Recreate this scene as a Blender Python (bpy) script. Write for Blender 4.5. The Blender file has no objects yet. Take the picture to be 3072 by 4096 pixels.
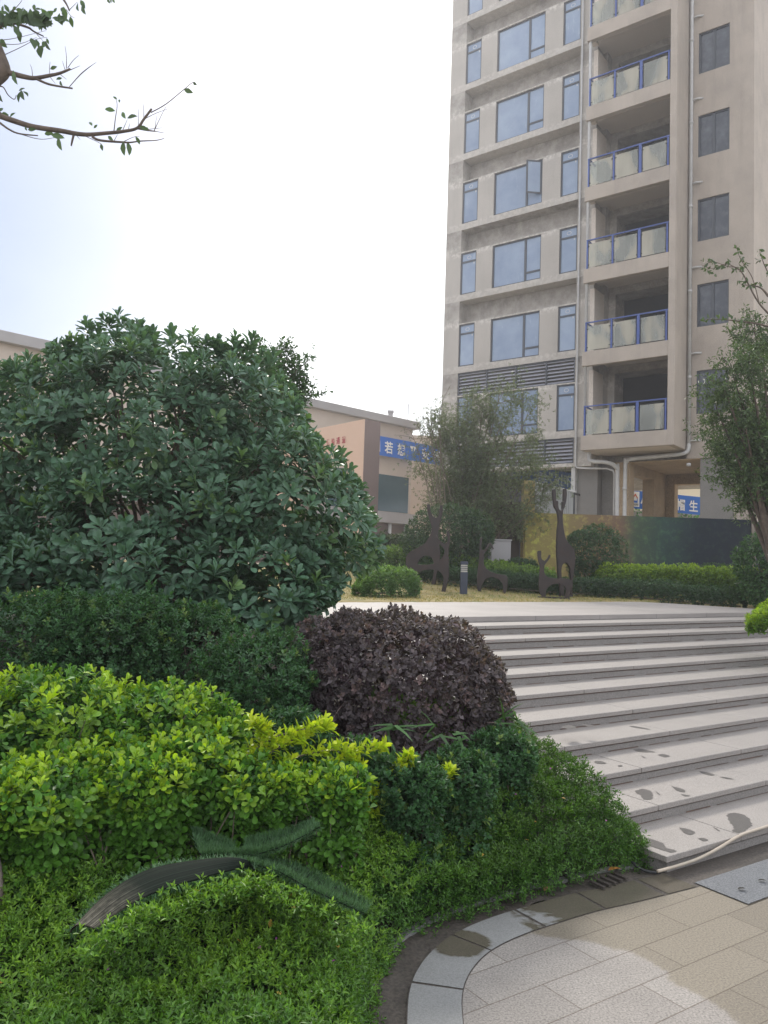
import bpy, math, random
import numpy as np
from mathutils import Vector
rng = np.random.default_rng(7); random.seed(7)
C = bpy.context.scene.collection
SC = bpy.context.scene
R = math.radians
# ---------------------------------------------------------------- camera, sky, sun, exposure
EYE, PITCH, ROLL, FOC = 1.7, R(3.68), R(1.86), 3150.0
_f = np.array([0, math.cos(PITCH), math.sin(PITCH)]); _r = np.array([1., 0, 0]); _u = np.cross(_r, _f)
_r2 = math.cos(ROLL)*_r + math.sin(ROLL)*_u; _u2 = -math.sin(ROLL)*_r + math.cos(ROLL)*_u
cam = bpy.data.cameras.new('camera'); co = bpy.data.objects.new('camera', cam); C.objects.link(co)
from mathutils import Matrix
M = Matrix(((_r2[0], _u2[0], -_f[0], 0), (_r2[1], _u2[1], -_f[1], 0), (_r2[2], _u2[2], -_f[2], EYE), (0, 0, 0, 1)))
co.matrix_world = M
cam.sensor_fit = 'HORIZONTAL'; cam.sensor_width = 36; cam.lens = 36*FOC/3072; cam.clip_start = .05; cam.clip_end = 3000
SC.camera = co
SUN_EL, SUN_AZ = R(40), R(-9)            # azimuth measured from +Y towards +X
w = bpy.data.worlds.new('World'); SC.world = w; w.use_nodes = True
nt = w.node_tree; bg = nt.nodes['Background']
sky = nt.nodes.new('ShaderNodeTexSky'); sky.sky_type = 'NISHITA'; sky.sun_disc = False
sky.sun_elevation = SUN_EL; sky.sun_rotation = SUN_AZ; sky.air_density = 1.0; sky.dust_density = 4.0; sky.ozone_density = 2.0
# thin bright overcast: the clear-sky model plus an even pale veil of cloud
veil = nt.nodes.new('ShaderNodeMix'); veil.data_type = 'RGBA'; veil.blend_type = 'ADD'; veil.inputs[0].default_value = 1.0
dim = nt.nodes.new('ShaderNodeMix'); dim.data_type = 'RGBA'; dim.blend_type = 'MULTIPLY'; dim.inputs[0].default_value = 1.0; dim.inputs[7].default_value = (.10, .10, .10, 1)
nt.links.new(sky.outputs[0], dim.inputs[6]); nt.links.new(dim.outputs[2], veil.inputs[6]); veil.inputs[7].default_value = (4.3, 4.55, 5.0, 1)
gd = nt.nodes.new('ShaderNodeTexCoord'); dt = nt.nodes.new('ShaderNodeVectorMath'); dt.operation = 'DOT_PRODUCT'
az_, el_ = R(-45), R(33); dt.inputs[1].default_value = (math.sin(az_)*math.cos(el_), math.cos(az_)*math.cos(el_), math.sin(el_)); nt.links.new(gd.outputs['Generated'], dt.inputs[0])
cn = nt.nodes.new('ShaderNodeTexNoise'); cn.inputs['Scale'].default_value = 1.6; cn.inputs['Detail'].default_value = 5; nt.links.new(gd.outputs['Generated'], cn.inputs['Vector'])
ca = nt.nodes.new('ShaderNodeMath'); ca.operation = 'MULTIPLY_ADD'; ca.inputs[1].default_value = .10; nt.links.new(cn.outputs['Fac'], ca.inputs[0]); nt.links.new(dt.outputs['Value'], ca.inputs[2])
mr_ = nt.nodes.new('ShaderNodeMapRange'); mr_.interpolation_type = 'SMOOTHSTEP'; mr_.inputs[1].default_value = .80; mr_.inputs[2].default_value = 1.0; nt.links.new(ca.outputs[0], mr_.inputs[0])
cv_ = nt.nodes.new('ShaderNodeMix'); cv_.data_type = 'RGBA'; cv_.inputs[6].default_value = (5.3, 5.45, 5.75, 1); cv_.inputs[7].default_value = (.35, .85, 1.75, 1)
nt.links.new(mr_.outputs[0], cv_.inputs[0]); nt.links.new(cv_.outputs[2], veil.inputs[7]); nt.links.new(veil.outputs[2], bg.inputs[0]); bg.inputs[1].default_value = .12
sl = bpy.data.lights.new('sun', 'SUN'); so = bpy.data.objects.new('sun', sl); C.objects.link(so)
sl.energy = 1.5; sl.angle = R(14); sl.color = (1, .94, .84)
sd = Vector((math.sin(SUN_AZ)*math.cos(SUN_EL), math.cos(SUN_AZ)*math.cos(SUN_EL), math.sin(SUN_EL)))
so.rotation_euler = sd.to_track_quat('Z', 'Y').to_euler()
vs = SC.view_settings; vs.view_transform = 'Standard'; vs.look = 'None'; vs.gamma = 1; vs.exposure = 1.15
try: SC.cycles.use_denoising = True
except Exception: pass
SC.cycles.max_bounces = 8; SC.cycles.transparent_max_bounces = 12

# ---------------------------------------------------------------- survey helpers: a measured picture point at a known distance or height
EC = np.array([0, 0, EYE])
def ray(x, y): return _f + _r2*(x-1536)/FOC - _u2*(y-2048)/FOC
def onz(x, y, z): d = ray(x, y); return EC + d*(z-EYE)/d[2]
def onY(x, y, Y): d = ray(x, y); return EC + d*Y/d[1]
def D(x, y, Y): return onY(x*1.8517, y*1.8517, Y)
def onpl(x, y, P, n): d = ray(x, y); return EC + d*((P-EC) @ n)/(d @ n)
A2 = R(55.9); U2 = np.array([math.sin(A2), math.cos(A2), 0]); N2 = np.array([-U2[1], U2[0], 0])
def us(u, s, z): return u*U2 + s*N2 + np.array([0, 0, z])

# ---------------------------------------------------------------- object helpers
def tag(o, label=None, cat=None, group=None, kind=None):
    if label: o['label'] = label
    if cat: o['category'] = cat
    if group: o['group'] = group
    if kind: o['kind'] = kind
    return o
def thing(name, label, cat, loc=(0, 0, 0), rz=0, group=None):
    o = bpy.data.objects.new(name, None); C.objects.link(o); o.empty_display_size = .2
    o.location = [float(v) for v in loc]; o.rotation_euler = (0, 0, rz); return tag(o, label, cat, group)
def link(name, me, mat, parent=None):
    o = bpy.data.objects.new(name, me); C.objects.link(o)
    if mat is not None: me.materials.append(mat)
    if parent is not None: o.parent = parent
    return o
class MB:
    def __init__(s): s.v = []; s.f = []
    def add(s, vs, fs):
        n = len(s.v); s.v += [tuple(float(c) for c in q) for q in vs]; s.f += [tuple(i+n for i in f) for f in fs]; return s
    def box(s, x0, x1, y0, y1, z0, z1, fr=None):
        p = [(x, y, z) for z in (z0, z1) for y in (y0, y1) for x in (x0, x1)]
        if fr: p = [fr(*q) for q in p]
        return s.add(p, [(0, 2, 3, 1), (4, 5, 7, 6), (0, 1, 5, 4), (2, 6, 7, 3), (0, 4, 6, 2), (1, 3, 7, 5)])
    def tube(s, pts, rad, seg=8, cap=True):
        pts = [np.array(p, float) for p in pts]; n = len(pts)
        if not hasattr(rad, '__len__'): rad = [rad]*n
        vs = []; prev = None
        for i in range(n):
            t = pts[min(i+1, n-1)]-pts[max(i-1, 0)]; t = t/(np.linalg.norm(t)+1e-9)
            if prev is None:
                a = np.array([0, 0, 1.]) if abs(t[2]) < .9 else np.array([1., 0, 0]); a = np.cross(t, a)
            else: a = prev - t*(prev @ t)
            a = a/(np.linalg.norm(a)+1e-9); b = np.cross(t, a); prev = a
            for k in range(seg):
                q = 2*math.pi*k/seg; vs.append(pts[i]+rad[i]*(math.cos(q)*a+math.sin(q)*b))
        fs = [(i*seg+k, i*seg+(k+1) % seg, (i+1)*seg+(k+1) % seg, (i+1)*seg+k) for i in range(n-1) for k in range(seg)]
        if cap: fs += [tuple(range(seg-1, -1, -1)), tuple((n-1)*seg+k for k in range(seg))]
        return s.add(vs, fs)
    def prism(s, pts, off):
        n = len(pts); off = np.array(off, float); p = [np.array(q, float) for q in pts]
        return s.add(p+[q+off for q in p], [tuple(range(n)), tuple(range(2*n-1, n-1, -1))]+[(i, i+n, (i+1) % n+n, (i+1) % n) for i in range(n)])
    def build(s, name, mat, parent=None, bevel=0, smooth=False, loc=None):
        me = bpy.data.meshes.new(name)
        v = s.v if loc is None else [(a-loc[0], b-loc[1], c-loc[2]) for a, b, c in s.v]
        me.from_pydata(v, [], s.f); me.update()
        if smooth: me.polygons.foreach_set('use_smooth', [True]*len(me.polygons))
        o = link(name, me, mat, parent)
        import bmesh
        bm = bmesh.new(); bm.from_mesh(me); bmesh.ops.recalc_face_normals(bm, faces=bm.faces)
        big = [f for f in bm.faces if len(f.verts) > 4]
        if big: bmesh.ops.triangulate(bm, faces=big)
        bm.to_mesh(me); bm.free()
        if bevel:
            m = o.modifiers.new('bevel', 'BEVEL'); m.width = bevel; m.segments = 2; m.limit_method = 'ANGLE'
        return o
def smooth_line(pts, n=6):
    P = [np.array(p, float) for p in pts]; out = []
    for i in range(len(P)-1):
        a, b, c, d = P[max(i-1, 0)], P[i], P[i+1], P[min(i+2, len(P)-1)]
        for k in range(n):
            t = k/n; out.append(.5*(2*b+(c-a)*t+(2*a-5*b+4*c-d)*t*t+(3*b-a-3*c+d)*t**3))
    return out+[P[-1]]

# ---------------------------------------------------------------- materials
def newmat(name):
    m = bpy.data.materials.new(name); m.use_nodes = True
    return m, m.node_tree, m.node_tree.nodes['Principled BSDF']
def nd(t, kind, **kw):
    n = t.nodes.new(kind)
    for k, v in kw.items():
        if k.startswith('i_'): n.inputs[k[2:].replace('_', ' ')].default_value = v
        else: setattr(n, k, v)
    return n
def noise(t, scale, detail=5, rough=.6, stretch=None, coord='Object'):
    tc = nd(t, 'ShaderNodeTexCoord'); src = tc.outputs[coord]
    if stretch:
        mp = nd(t, 'ShaderNodeMapping'); mp.inputs['Scale'].default_value = stretch; t.links.new(src, mp.inputs[0]); src = mp.outputs[0]
    n = nd(t, 'ShaderNodeTexNoise'); n.inputs['Scale'].default_value = scale; n.inputs['Detail'].default_value = detail
    n.inputs['Roughness'].default_value = rough; t.links.new(src, n.inputs['Vector']); return n.outputs['Fac']
def ramp(t, fac, stops):
    r = nd(t, 'ShaderNodeValToRGB'); e = r.color_ramp.elements
    while len(e) < len(stops): e.new(.5)
    for q, (p, c) in zip(e, stops): q.position = p; q.color = (*c, 1) if len(c) == 3 else c
    t.links.new(fac, r.inputs[0]); return r.outputs[0]
def mixc(t, a, b, fac, mode='MIX'):
    m = nd(t, 'ShaderNodeMix', data_type='RGBA', blend_type=mode)
    for s, i in ((fac, 0), (a, 6), (b, 7)):
        if hasattr(s, 'is_linked'): t.links.new(s, m.inputs[i])
        else: m.inputs[i].default_value = (*s, 1) if hasattr(s, '__len__') else s
    return m.outputs[2]
def bump(t, p, h, strength, dist=.01):
    b = nd(t, 'ShaderNodeBump'); b.inputs['Strength'].default_value = strength; b.inputs['Distance'].default_value = dist
    t.links.new(h, b.inputs['Height']); t.links.new(b.outputs[0], p.inputs['Normal'])
def surf(name, c1, c2=None, scale=6, rough=.6, grain=0, bmp=0, stain=None, stain_scale=1.2, stain_amt=.5, streak=0, metal=0, spec=.5, bscale=None):
    m, t, p = newmat(name); c2 = c2 or tuple(v*.8 for v in c1)
    col = ramp(t, noise(t, scale), [(.3, c2), (.7, c1)])
    if stain: col = mixc(t, col, stain, ramp(t, noise(t, stain_scale, 8, .65), [(.45, (0, 0, 0)), (.72, (stain_amt,)*3)]))
    if streak: col = mixc(t, col, tuple(v*.55 for v in c2), ramp(t, noise(t, 2.2, 6, .7, (1, 1, .12)), [(.5, (0, 0, 0)), (.75, (streak,)*3)]))
    if grain: col = mixc(t, col, ramp(t, noise(t, grain, 2, .5), [(.35, tuple(v*.62 for v in c2)), (.62, tuple(min(1, v*1.25) for v in c1))]), .45)
    t.links.new(col, p.inputs['Base Color']); p.inputs['Roughness'].default_value = rough; p.inputs['Metallic'].default_value = metal
    p.inputs['Specular IOR Level'].default_value = spec
    if bmp: bump(t, p, noise(t, bscale or scale*6, 6, .65), bmp)
    return m
def leafmat(name, rough=.4, trans=.3, spec=.4, tint=(1.18, 1.18, 1.18)):
    m, t, p = newmat(name)
    a = nd(t, 'ShaderNodeAttribute', attribute_name='Col')
    col = mixc(t, a.outputs['Color'], tint, 1.0, 'MULTIPLY')
    t.links.new(col, p.inputs['Base Color']); p.inputs['Roughness'].default_value = rough; p.inputs['Specular IOR Level'].default_value = spec
    tr = nd(t, 'ShaderNodeBsdfTranslucent'); t.links.new(mixc(t, col, (1.5, 1.5, .55), 1.0, 'MULTIPLY'), tr.inputs[0])
    mx = nd(t, 'ShaderNodeMixShader'); mx.inputs[0].default_value = trans
    t.links.new(p.outputs[0], mx.inputs[1]); t.links.new(tr.outputs[0], mx.inputs[2]); t.links.new(mx.outputs[0], t.nodes['Material Output'].inputs[0])
    return m
M_leaf = leafmat('leaf'); M_gloss = leafmat('glossy_leaf', .4, .22, .45); M_dull = leafmat('dull_leaf', .55, .18, .3)
M_bark = surf('bark', (.16, .12, .09), (.07, .05, .04), 14, .85, bmp=.5)
M_twig = surf('twig', (.20, .16, .12), (.10, .08, .06), 20, .8)
M_pinkbark = surf('mottled_bark', (.34, .255, .235), (.12, .09, .08), 16, .7, stain=(.46, .38, .36), stain_scale=18, stain_amt=.9, bmp=.3)
M_conc = surf('concrete', (.46, .42, .375), (.38, .345, .31), 1.6, .85, grain=60, bmp=.15, stain=(.23, .205, .18), stain_scale=.8, stain_amt=.7, streak=.5)
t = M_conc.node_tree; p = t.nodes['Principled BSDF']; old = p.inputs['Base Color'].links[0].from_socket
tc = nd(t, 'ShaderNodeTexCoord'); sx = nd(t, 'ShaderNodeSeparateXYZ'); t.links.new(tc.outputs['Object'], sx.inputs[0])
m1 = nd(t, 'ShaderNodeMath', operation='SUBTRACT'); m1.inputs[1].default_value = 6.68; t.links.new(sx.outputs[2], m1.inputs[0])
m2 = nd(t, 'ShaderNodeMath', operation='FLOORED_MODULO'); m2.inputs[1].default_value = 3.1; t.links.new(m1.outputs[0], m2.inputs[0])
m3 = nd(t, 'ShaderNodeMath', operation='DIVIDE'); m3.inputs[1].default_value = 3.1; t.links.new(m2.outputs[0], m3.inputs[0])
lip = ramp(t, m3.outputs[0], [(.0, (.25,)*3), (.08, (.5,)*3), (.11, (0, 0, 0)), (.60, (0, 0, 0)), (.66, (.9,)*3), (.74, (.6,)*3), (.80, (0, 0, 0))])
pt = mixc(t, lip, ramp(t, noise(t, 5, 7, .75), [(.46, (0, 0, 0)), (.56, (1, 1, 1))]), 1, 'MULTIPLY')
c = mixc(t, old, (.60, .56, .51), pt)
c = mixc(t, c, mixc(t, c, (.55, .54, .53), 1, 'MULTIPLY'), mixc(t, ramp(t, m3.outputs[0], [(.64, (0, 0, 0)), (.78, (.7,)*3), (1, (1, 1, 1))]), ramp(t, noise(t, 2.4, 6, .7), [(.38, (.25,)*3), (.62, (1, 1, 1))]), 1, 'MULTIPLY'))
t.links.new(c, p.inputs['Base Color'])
M_conc2 = surf('plastered_concrete', (.45, .385, .325), (.36, .305, .255), 1.2, .85, grain=60, bmp=.12, stain=(.22, .19, .165), stain_scale=.55, stain_amt=.9, streak=.6)
M_plast = surf('bounce_lit_plaster', (.62, .545, .47), (.54, .47, .405), 1.2, .85, grain=60, stain=(.34, .30, .26), stain_scale=1.2, stain_amt=.4)  # bounce light on the balcony soffits put into a paler colour
M_raw = surf('raw_concrete_warm_lit', (.50, .38, .25), (.38, .28, .18), 2.0, .85, grain=40, bmp=.25, stain=(.18, .14, .11), stain_scale=1.5, stain_amt=.55)  # warm light of the passage put into the concrete colour
M_dkconc = surf('dark_concrete', (.22, .205, .19), (.16, .15, .14), 2, .85, grain=50)
M_frame = surf('window_frame', (.055, .06, .075), (.045, .05, .06), 4, .4)
M_rail = surf('blue_rail', (.05, .09, .30), (.04, .07, .24), 5, .4)
M_pvc = surf('white_pvc', (.52, .51, .495), (.42, .41, .40), 5, .45)
M_louv = surf('louvre_blade', (.36, .36, .40), (.30, .30, .34), 3, .5)
M_dark = surf('painted_room_shade', (.05, .046, .045), (.03, .028, .027), 1, .9)
M_film, t, p = newmat('filmed_glass')
c = mixc(t, (.20, .265, .39), (.29, .36, .48), ramp(t, noise(t, .9, 4), [(.3, (0, 0, 0)), (.7, (1, 1, 1))]))
c = mixc(t, c, (.55, .62, .72), ramp(t, noise(t, 3.2, 7, .7, (1.6, 1, .4)), [(.6, (0, 0, 0)), (.82, (.55,)*3)]))
oi = nd(t, 'ShaderNodeObjectInfo'); c = mixc(t, c, ramp(t, oi.outputs['Random'], [(0, (.72, .75, .78)), (1, (1.08, 1.06, 1.02))]), 1, 'MULTIPLY')
t.links.new(c, p.inputs['Base Color']); p.inputs['Roughness'].default_value = .12; bump(t, p, noise(t, 9, 3), .12)
M_glass2, t, p = newmat('dark_window_glass')
c = mixc(t, (.045, .05, .065), (.10, .11, .13), ramp(t, noise(t, 2.5, 7, .7), [(.45, (0, 0, 0)), (.7, (1, 1, 1))]))
t.links.new(c, p.inputs['Base Color']); p.inputs['Roughness'].default_value = .1; bump(t, p, noise(t, 7, 3), .15)
M_bal, t, p = newmat('painted_reflection_glass')
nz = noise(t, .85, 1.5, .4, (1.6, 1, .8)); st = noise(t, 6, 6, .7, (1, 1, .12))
c = mixc(t, (.43, .42, .38), (.56, .505, .41), ramp(t, nz, [(.47, (0, 0, 0)), (.53, (1, 1, 1))]))  # beige reflection shapes painted into the glass colour
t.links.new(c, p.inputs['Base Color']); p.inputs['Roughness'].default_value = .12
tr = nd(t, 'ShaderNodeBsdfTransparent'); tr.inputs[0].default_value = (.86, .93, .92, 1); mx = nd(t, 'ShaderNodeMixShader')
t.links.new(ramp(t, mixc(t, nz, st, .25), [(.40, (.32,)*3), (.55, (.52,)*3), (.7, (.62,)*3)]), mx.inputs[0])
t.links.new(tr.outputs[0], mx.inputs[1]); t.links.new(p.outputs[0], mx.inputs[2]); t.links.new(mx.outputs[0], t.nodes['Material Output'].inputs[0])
M_beige = surf('beige_render', (.58, .49, .42), (.54, .455, .385), .6, .85, stain=(.38, .33, .29), stain_scale=.5, stain_amt=.3)
M_fascia = surf('grey_fascia', (.40, .38, .38), (.35, .33, .33), 1, .7)
M_peach = surf('peach_panel', (.72, .50, .38), (.68, .47, .35), .8, .6)
M_mauve = surf('brown_panel', (.23, .165, .15), (.20, .145, .13), .8, .6)
M_red = surf('red_letter', (.42, .04, .07), (.40, .04, .06), 3, .5)
M_banner = surf('blue_banner', (.015, .14, .56), (.012, .12, .48), 2, .55)
M_bannerrefl = surf('banner_reflection', (.03, .08, .26), (.025, .065, .20), 2, .6)
M_white = surf('white_letter', (.82, .82, .82), (.76, .76, .76), 3, .55)
M_greyl = surf('reflected_letter', (.35, .40, .50), (.30, .34, .43), 3, .6)
M_orange = surf('orange_mark', (.65, .12, .03), None, 3, .5)
M_black = surf('black_metal', (.02, .02, .022), None, 4, .5)
M_steel = surf('weathered_steel', (.036, .026, .025), (.024, .018, .018), 3, .5, metal=0, bmp=.1, stain=(.065, .036, .026), stain_scale=4, stain_amt=.5, spec=.4)
M_bollard = surf('navy_bollard', (.035, .045, .075), None, 4, .45)
M_lens = surf('bollard_lens', (.52, .50, .45), (.40, .38, .34), 12, .35)
M_corr = surf('corrugated_sheet', (.33, .33, .32), (.27, .27, .26), 1.5, .6, streak=.4)
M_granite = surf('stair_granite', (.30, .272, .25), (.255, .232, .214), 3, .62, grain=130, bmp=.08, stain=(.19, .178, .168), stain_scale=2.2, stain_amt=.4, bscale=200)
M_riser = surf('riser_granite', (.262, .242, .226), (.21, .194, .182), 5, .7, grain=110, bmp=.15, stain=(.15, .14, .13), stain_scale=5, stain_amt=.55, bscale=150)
M_wetst = surf('wet_granite', (.122, .112, .105), (.088, .081, .076), 20, .4, grain=130)
M_seam = surf('stair_seam', (.16, .10, .075), (.08, .055, .045), 9, .9)
M_mud = surf('muddy_channel', (.085, .07, .058), (.045, .038, .032), 9, .8, grain=70, bmp=.6, bscale=40)
M_kerb = surf('kerb_stone', (.22, .22, .21), (.16, .16, .152), 7, .75, grain=120, bmp=.1, stain=(.16, .15, .13), stain_scale=6, stain_amt=.6, bscale=150)
M_soil = surf('soil', (.045, .035, .026), (.022, .018, .013), 8, .95, bmp=.5)
M_hose = surf('cream_hose', (.46, .39, .31), (.38, .32, .25), 6, .45)

# ---------------------------------------------------------------- foliage
SHAPES = {
 'rhomb': (np.array([(0, 0, 0), (-.5, .5, .12), (0, 1, -.05), (.5, .5, .12)]), [(0, 3, 2), (0, 2, 1)]),
 'blade': (np.array([(-.5, 0, 0), (.5, 0, 0), (.32, .6, .05), (0, 1, .0), (-.32, .6, .05)]), [(0, 1, 2, 4), (4, 2, 3)]),
 'ovate': (np.array([(0, 0, 0), (.38, .28, .07), (.5, .52, .09), (.3, .8, .03), (0, 1, -.08), (-.3, .8, .03), (-.5, .52, .09), (-.38, .28, .07), (0, .5, 0.)]),
           [(0, 1, 2, 8), (8, 2, 3, 4), (0, 8, 6, 7), (8, 4, 5, 6)]),
 'obov': (np.array([(0, 0, 0), (.16, .28, .04), (.42, .58, .10), (.5, .76, .08), (.34, .93, .02), (0, 1, -.04), (-.34, .93, .02), (-.5, .76, .08), (-.42, .58, .10), (-.16, .28, .04), (0, .62, 0.)]),
          [(0, 1, 2, 10), (10, 2, 3, 4), (10, 4, 5), (0, 10, 8, 9), (10, 6, 7, 8), (10, 5, 6)]),
}
def unit(a): return a/(np.linalg.norm(a, axis=-1, keepdims=True)+1e-9)
def leaves(name, P, Dr, Nn, L, W, col, mat, parent=None, shape='rhomb', loc=None):
    S, F = SHAPES[shape]; n = len(P); k = len(S)
    Dr = unit(Dr); X = unit(np.cross(Dr, Nn)); Z = np.cross(X, Dr)
    L = np.broadcast_to(L, (n,)); W = np.broadcast_to(W, (n,))
    V = P[:, None, :] + X[:, None, :]*(S[None, :, 0:1]*W[:, None, None]) + Dr[:, None, :]*(S[None, :, 1:2]*L[:, None, None]) + Z[:, None, :]*(S[None, :, 2:3]*L[:, None, None])
    if loc is not None: V = V - np.array(loc, float)
    V = V.reshape(-1, 3)
    fl = np.concatenate([np.array(f) for f in F]); ln = np.array([len(f) for f in F])
    idx = (fl[None, :] + (np.arange(n)*k)[:, None]).ravel(); tot = np.tile(ln, n); st = np.concatenate([[0], np.cumsum(tot)[:-1]])
    me = bpy.data.meshes.new(name); me.vertices.add(len(V)); me.vertices.foreach_set('co', V.astype(np.float32).ravel())
    me.loops.add(len(idx)); me.loops.foreach_set('vertex_index', idx.astype(np.int32))
    me.polygons.add(len(tot)); me.polygons.foreach_set('loop_start', st.astype(np.int32)); me.polygons.foreach_set('loop_total', tot.astype(np.int32))
    me.polygons.foreach_set('use_smooth', np.ones(len(tot), bool))
    a = me.attributes.new('Col', 'FLOAT_COLOR', 'POINT')
    cc = np.ones((n, 4)); cc[:, :3] = col; a.data.foreach_set('color', np.repeat(cc, k, 0).astype(np.float32).ravel())
    me.update(calc_edges=True); me.validate()
    return link(name, me, mat, parent)
def rand_unit(n):
    v = rng.normal(size=(n, 3)); return unit(v)
def perp(a):
    b = np.where(np.abs(a[:, 2:3]) < .9, np.array([[0, 0, 1.]]), np.array([[1., 0, 0]])); return unit(np.cross(a, b))
def rosettes(P, A, m, tilt=(45, 80), Lr=(.05, .07), wr=.45, c_in=(.05, .1, .03), c_out=(.1, .2, .05), var=.25, spread=.01, tip=None):
    """m leaves round each axis A at P; inner ones more upright; returns arrays for leaves()"""
    n = len(P); A = unit(A); X = perp(A); Y = np.cross(A, X)
    j = np.tile(np.arange(m), n); rep = np.repeat(np.arange(n), m)
    ph = j*2.39996 + np.repeat(rng.uniform(0, 6.28, n), m) + rng.normal(0, .2, n*m)
    fr = (j+.5)/m
    th = np.radians(tilt[0] + (tilt[1]-tilt[0])*fr + rng.normal(0, 8, n*m))
    rad = X[rep]*np.cos(ph)[:, None] + Y[rep]*np.sin(ph)[:, None]
    d = A[rep]*np.cos(th)[:, None] + rad*np.sin(th)[:, None]
    nn = A[rep]*np.sin(th)[:, None] - rad*np.cos(th)[:, None]
    L = rng.uniform(*Lr, n*m)*(.65+.35*np.minimum(1, fr*2))
    P2 = P[rep] - A[rep]*(fr*spread)[:, None]
    ci, cob = np.array(c_in), np.array(c_out)
    mixv = np.clip(1-fr+rng.normal(0, .15, n*m), 0, 1)[:, None] if tip is None else (tip[rep]*np.clip(1.15-fr*.5+rng.normal(0, .12, n*m), 0, 1))[:, None]
    col = (cob*(1-mixv)+ci*mixv)*(1+rng.normal(0, var, (n*m, 1))).clip(.45, 1.7)
    return P2, d, nn, L, L*wr, col
def ell_shell(ells, n, rmin=.9, rmax=1.04, cover=.88, zmin=None):
    """points on the outside of a union of ellipsoids [(center, radii)], with outward normals"""
    ar = np.array([e[1][0]*e[1][2]+e[1][1]*e[1][2]+e[1][0]*e[1][1] for e in ells]); ar = ar/ar.sum()
    P, N = [], []
    for i, (c, r) in enumerate(ells):
        k = int(n*ar[i]*1.5)+1; d = rand_unit(k); c = np.array(c, float); r = np.array(r, float)
        q = c + d*r*rng.uniform(rmin, rmax, (k, 1)); ok = np.ones(k, bool)
        for j, (c2, r2) in enumerate(ells):
            if j != i: ok &= (((q-np.array(c2))/np.array(r2))**2).sum(1) > cover**2
        if zmin is not None: ok &= q[:, 2] > zmin
        P.append(q[ok]); N.append(unit(d/r)[ok])
    P = np.concatenate(P); N = np.concatenate(N)
    if len(P) > n: s = rng.permutation(len(P))[:n]; P, N = P[s], N[s]
    return P, N
def cat(*ar): return [np.concatenate(x) for x in zip(*ar)]
def stems(mb, base, tips, r0, r1, bend=.15):
    for tp in tips:
        b = np.array(base) + np.append(rng.normal(0, .03, 2), 0); tp = np.array(tp)
        m1 = b*.6+tp*.4+rng.normal(0, bend, 3)*np.array([1, 1, .3]); mb.tube(smooth_line([b, m1, tp], 3), np.linspace(r0, r1, 7), 5)

# ---------------------------------------------------------------- ground
KERB = [(-.06, 1.2), (-.03, 2.2), (0.0, 3.0), (.025, 3.3), (.09, 3.53), (.2, 3.74), (.33, 3.9), (.5, 4.05), (.7, 4.19), (.95, 4.35), (1.2, 4.48), (1.56, 4.68)]
kx = np.array([p[0] for p in KERB]); ky = np.array([p[1] for p in KERB])
def kerb_d(x, y):
    """signed distance to the kerb line, positive on the planted side"""
    x, y = np.broadcast_arrays(np.asarray(x, float), np.asarray(y, float)); best = np.full(x.shape, 1e9); sg = np.ones(x.shape)
    for i in range(len(kx)-1):
        ax, ay, bx, by = kx[i], ky[i], kx[i+1], ky[i+1]; dx, dy = bx-ax, by-ay
        t = np.clip(((x-ax)*dx+(y-ay)*dy)/(dx*dx+dy*dy), 0, 1); d = np.hypot(x-ax-t*dx, y-ay-t*dy)
        c = dx*(y-ay)-dy*(x-ax); m = d < best-1e-9; best = np.where(m, d, best); sg = np.where(m, np.sign(c), sg)
    return best*sg
def sstep(a, b, x): t = np.clip((x-a)/(b-a), 0, 1); return t*t*(3-2*t)
STEP_Z = [.0985, .197, .290, .384, .482, .598, .704, .815, .928, 1.030, 1.095]
S0, TREAD, PLAZA = 2.857, .43, 1.095
def stair_right(s): return 13.75-(s-2.86)*.06
def terrain(x, y):
    x = np.asarray(x, float); y = np.asarray(y, float)
    s = x*N2[0]+y*N2[1]; u = x*U2[0]+y*U2[1]
    z = np.minimum(np.clip(.245*(s-2.9), 0, None), 1.075) + .03
    z = z + np.clip(y-14.6, 0, 5)*.085*sstep(4.2, .5, x)
    kd = kerb_d(x, y)
    z = np.where((u < 3.9) & (s < 3.2), z*sstep(0, .25, kd) - .07*(kd < .02), z)
    z = np.where((u > 3.84) & (s < 2.95), -.07, z)
    z = np.where((u > 3.84) & (u < 13.9) & (s >= 2.85) & (s < 7.3), np.minimum(z, .245*(s-2.9)-.16), z)
    z = np.where((s >= 7.1) & (u > 3.3) & (s < 10) & (x < 7) , np.minimum(z, 1.05), z)
    return z
gx = np.concatenate([[-110, -80, -50, -25, -14], np.arange(-9, 10.01, .12), [12, 14, 17, 21, 26, 40, 60, 85, 110]])
gy = np.concatenate([[-110, -60, -30, -8, -2, .5], np.arange(1.6, 20.01, .12), [21.5, 23, 26, 30, 36, 45, 60, 75, 90, 110]])
GX, GY = np.meshgrid(gx, gy); GZ = terrain(GX, GY)
me = bpy.data.meshes.new('ground'); nx, ny = len(gx), len(gy)
V = np.stack([GX, GY, GZ], -1).reshape(-1, 3)
me.from_pydata(V.tolist(), [], [(j*nx+i, j*nx+i+1, (j+1)*nx+i+1, (j+1)*nx+i) for j in range(ny-1) for i in range(nx-1)]); me.update()
M_ground, t, p = newmat('soil_and_lawn')
tc = nd(t, 'ShaderNodeTexCoord'); sx = nd(t, 'ShaderNodeSeparateXYZ'); t.links.new(tc.outputs['Object'], sx.inputs[0])
mr = nd(t, 'ShaderNodeMapRange'); mr.inputs[1].default_value = 10; mr.inputs[2].default_value = 11; t.links.new(sx.outputs[1], mr.inputs[0])
g = ramp(t, noise(t, 2.2, 8, .7), [(.35, (.12, .13, .035)), (.5, (.24, .19, .075)), (.68, (.30, .23, .10))])
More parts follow.
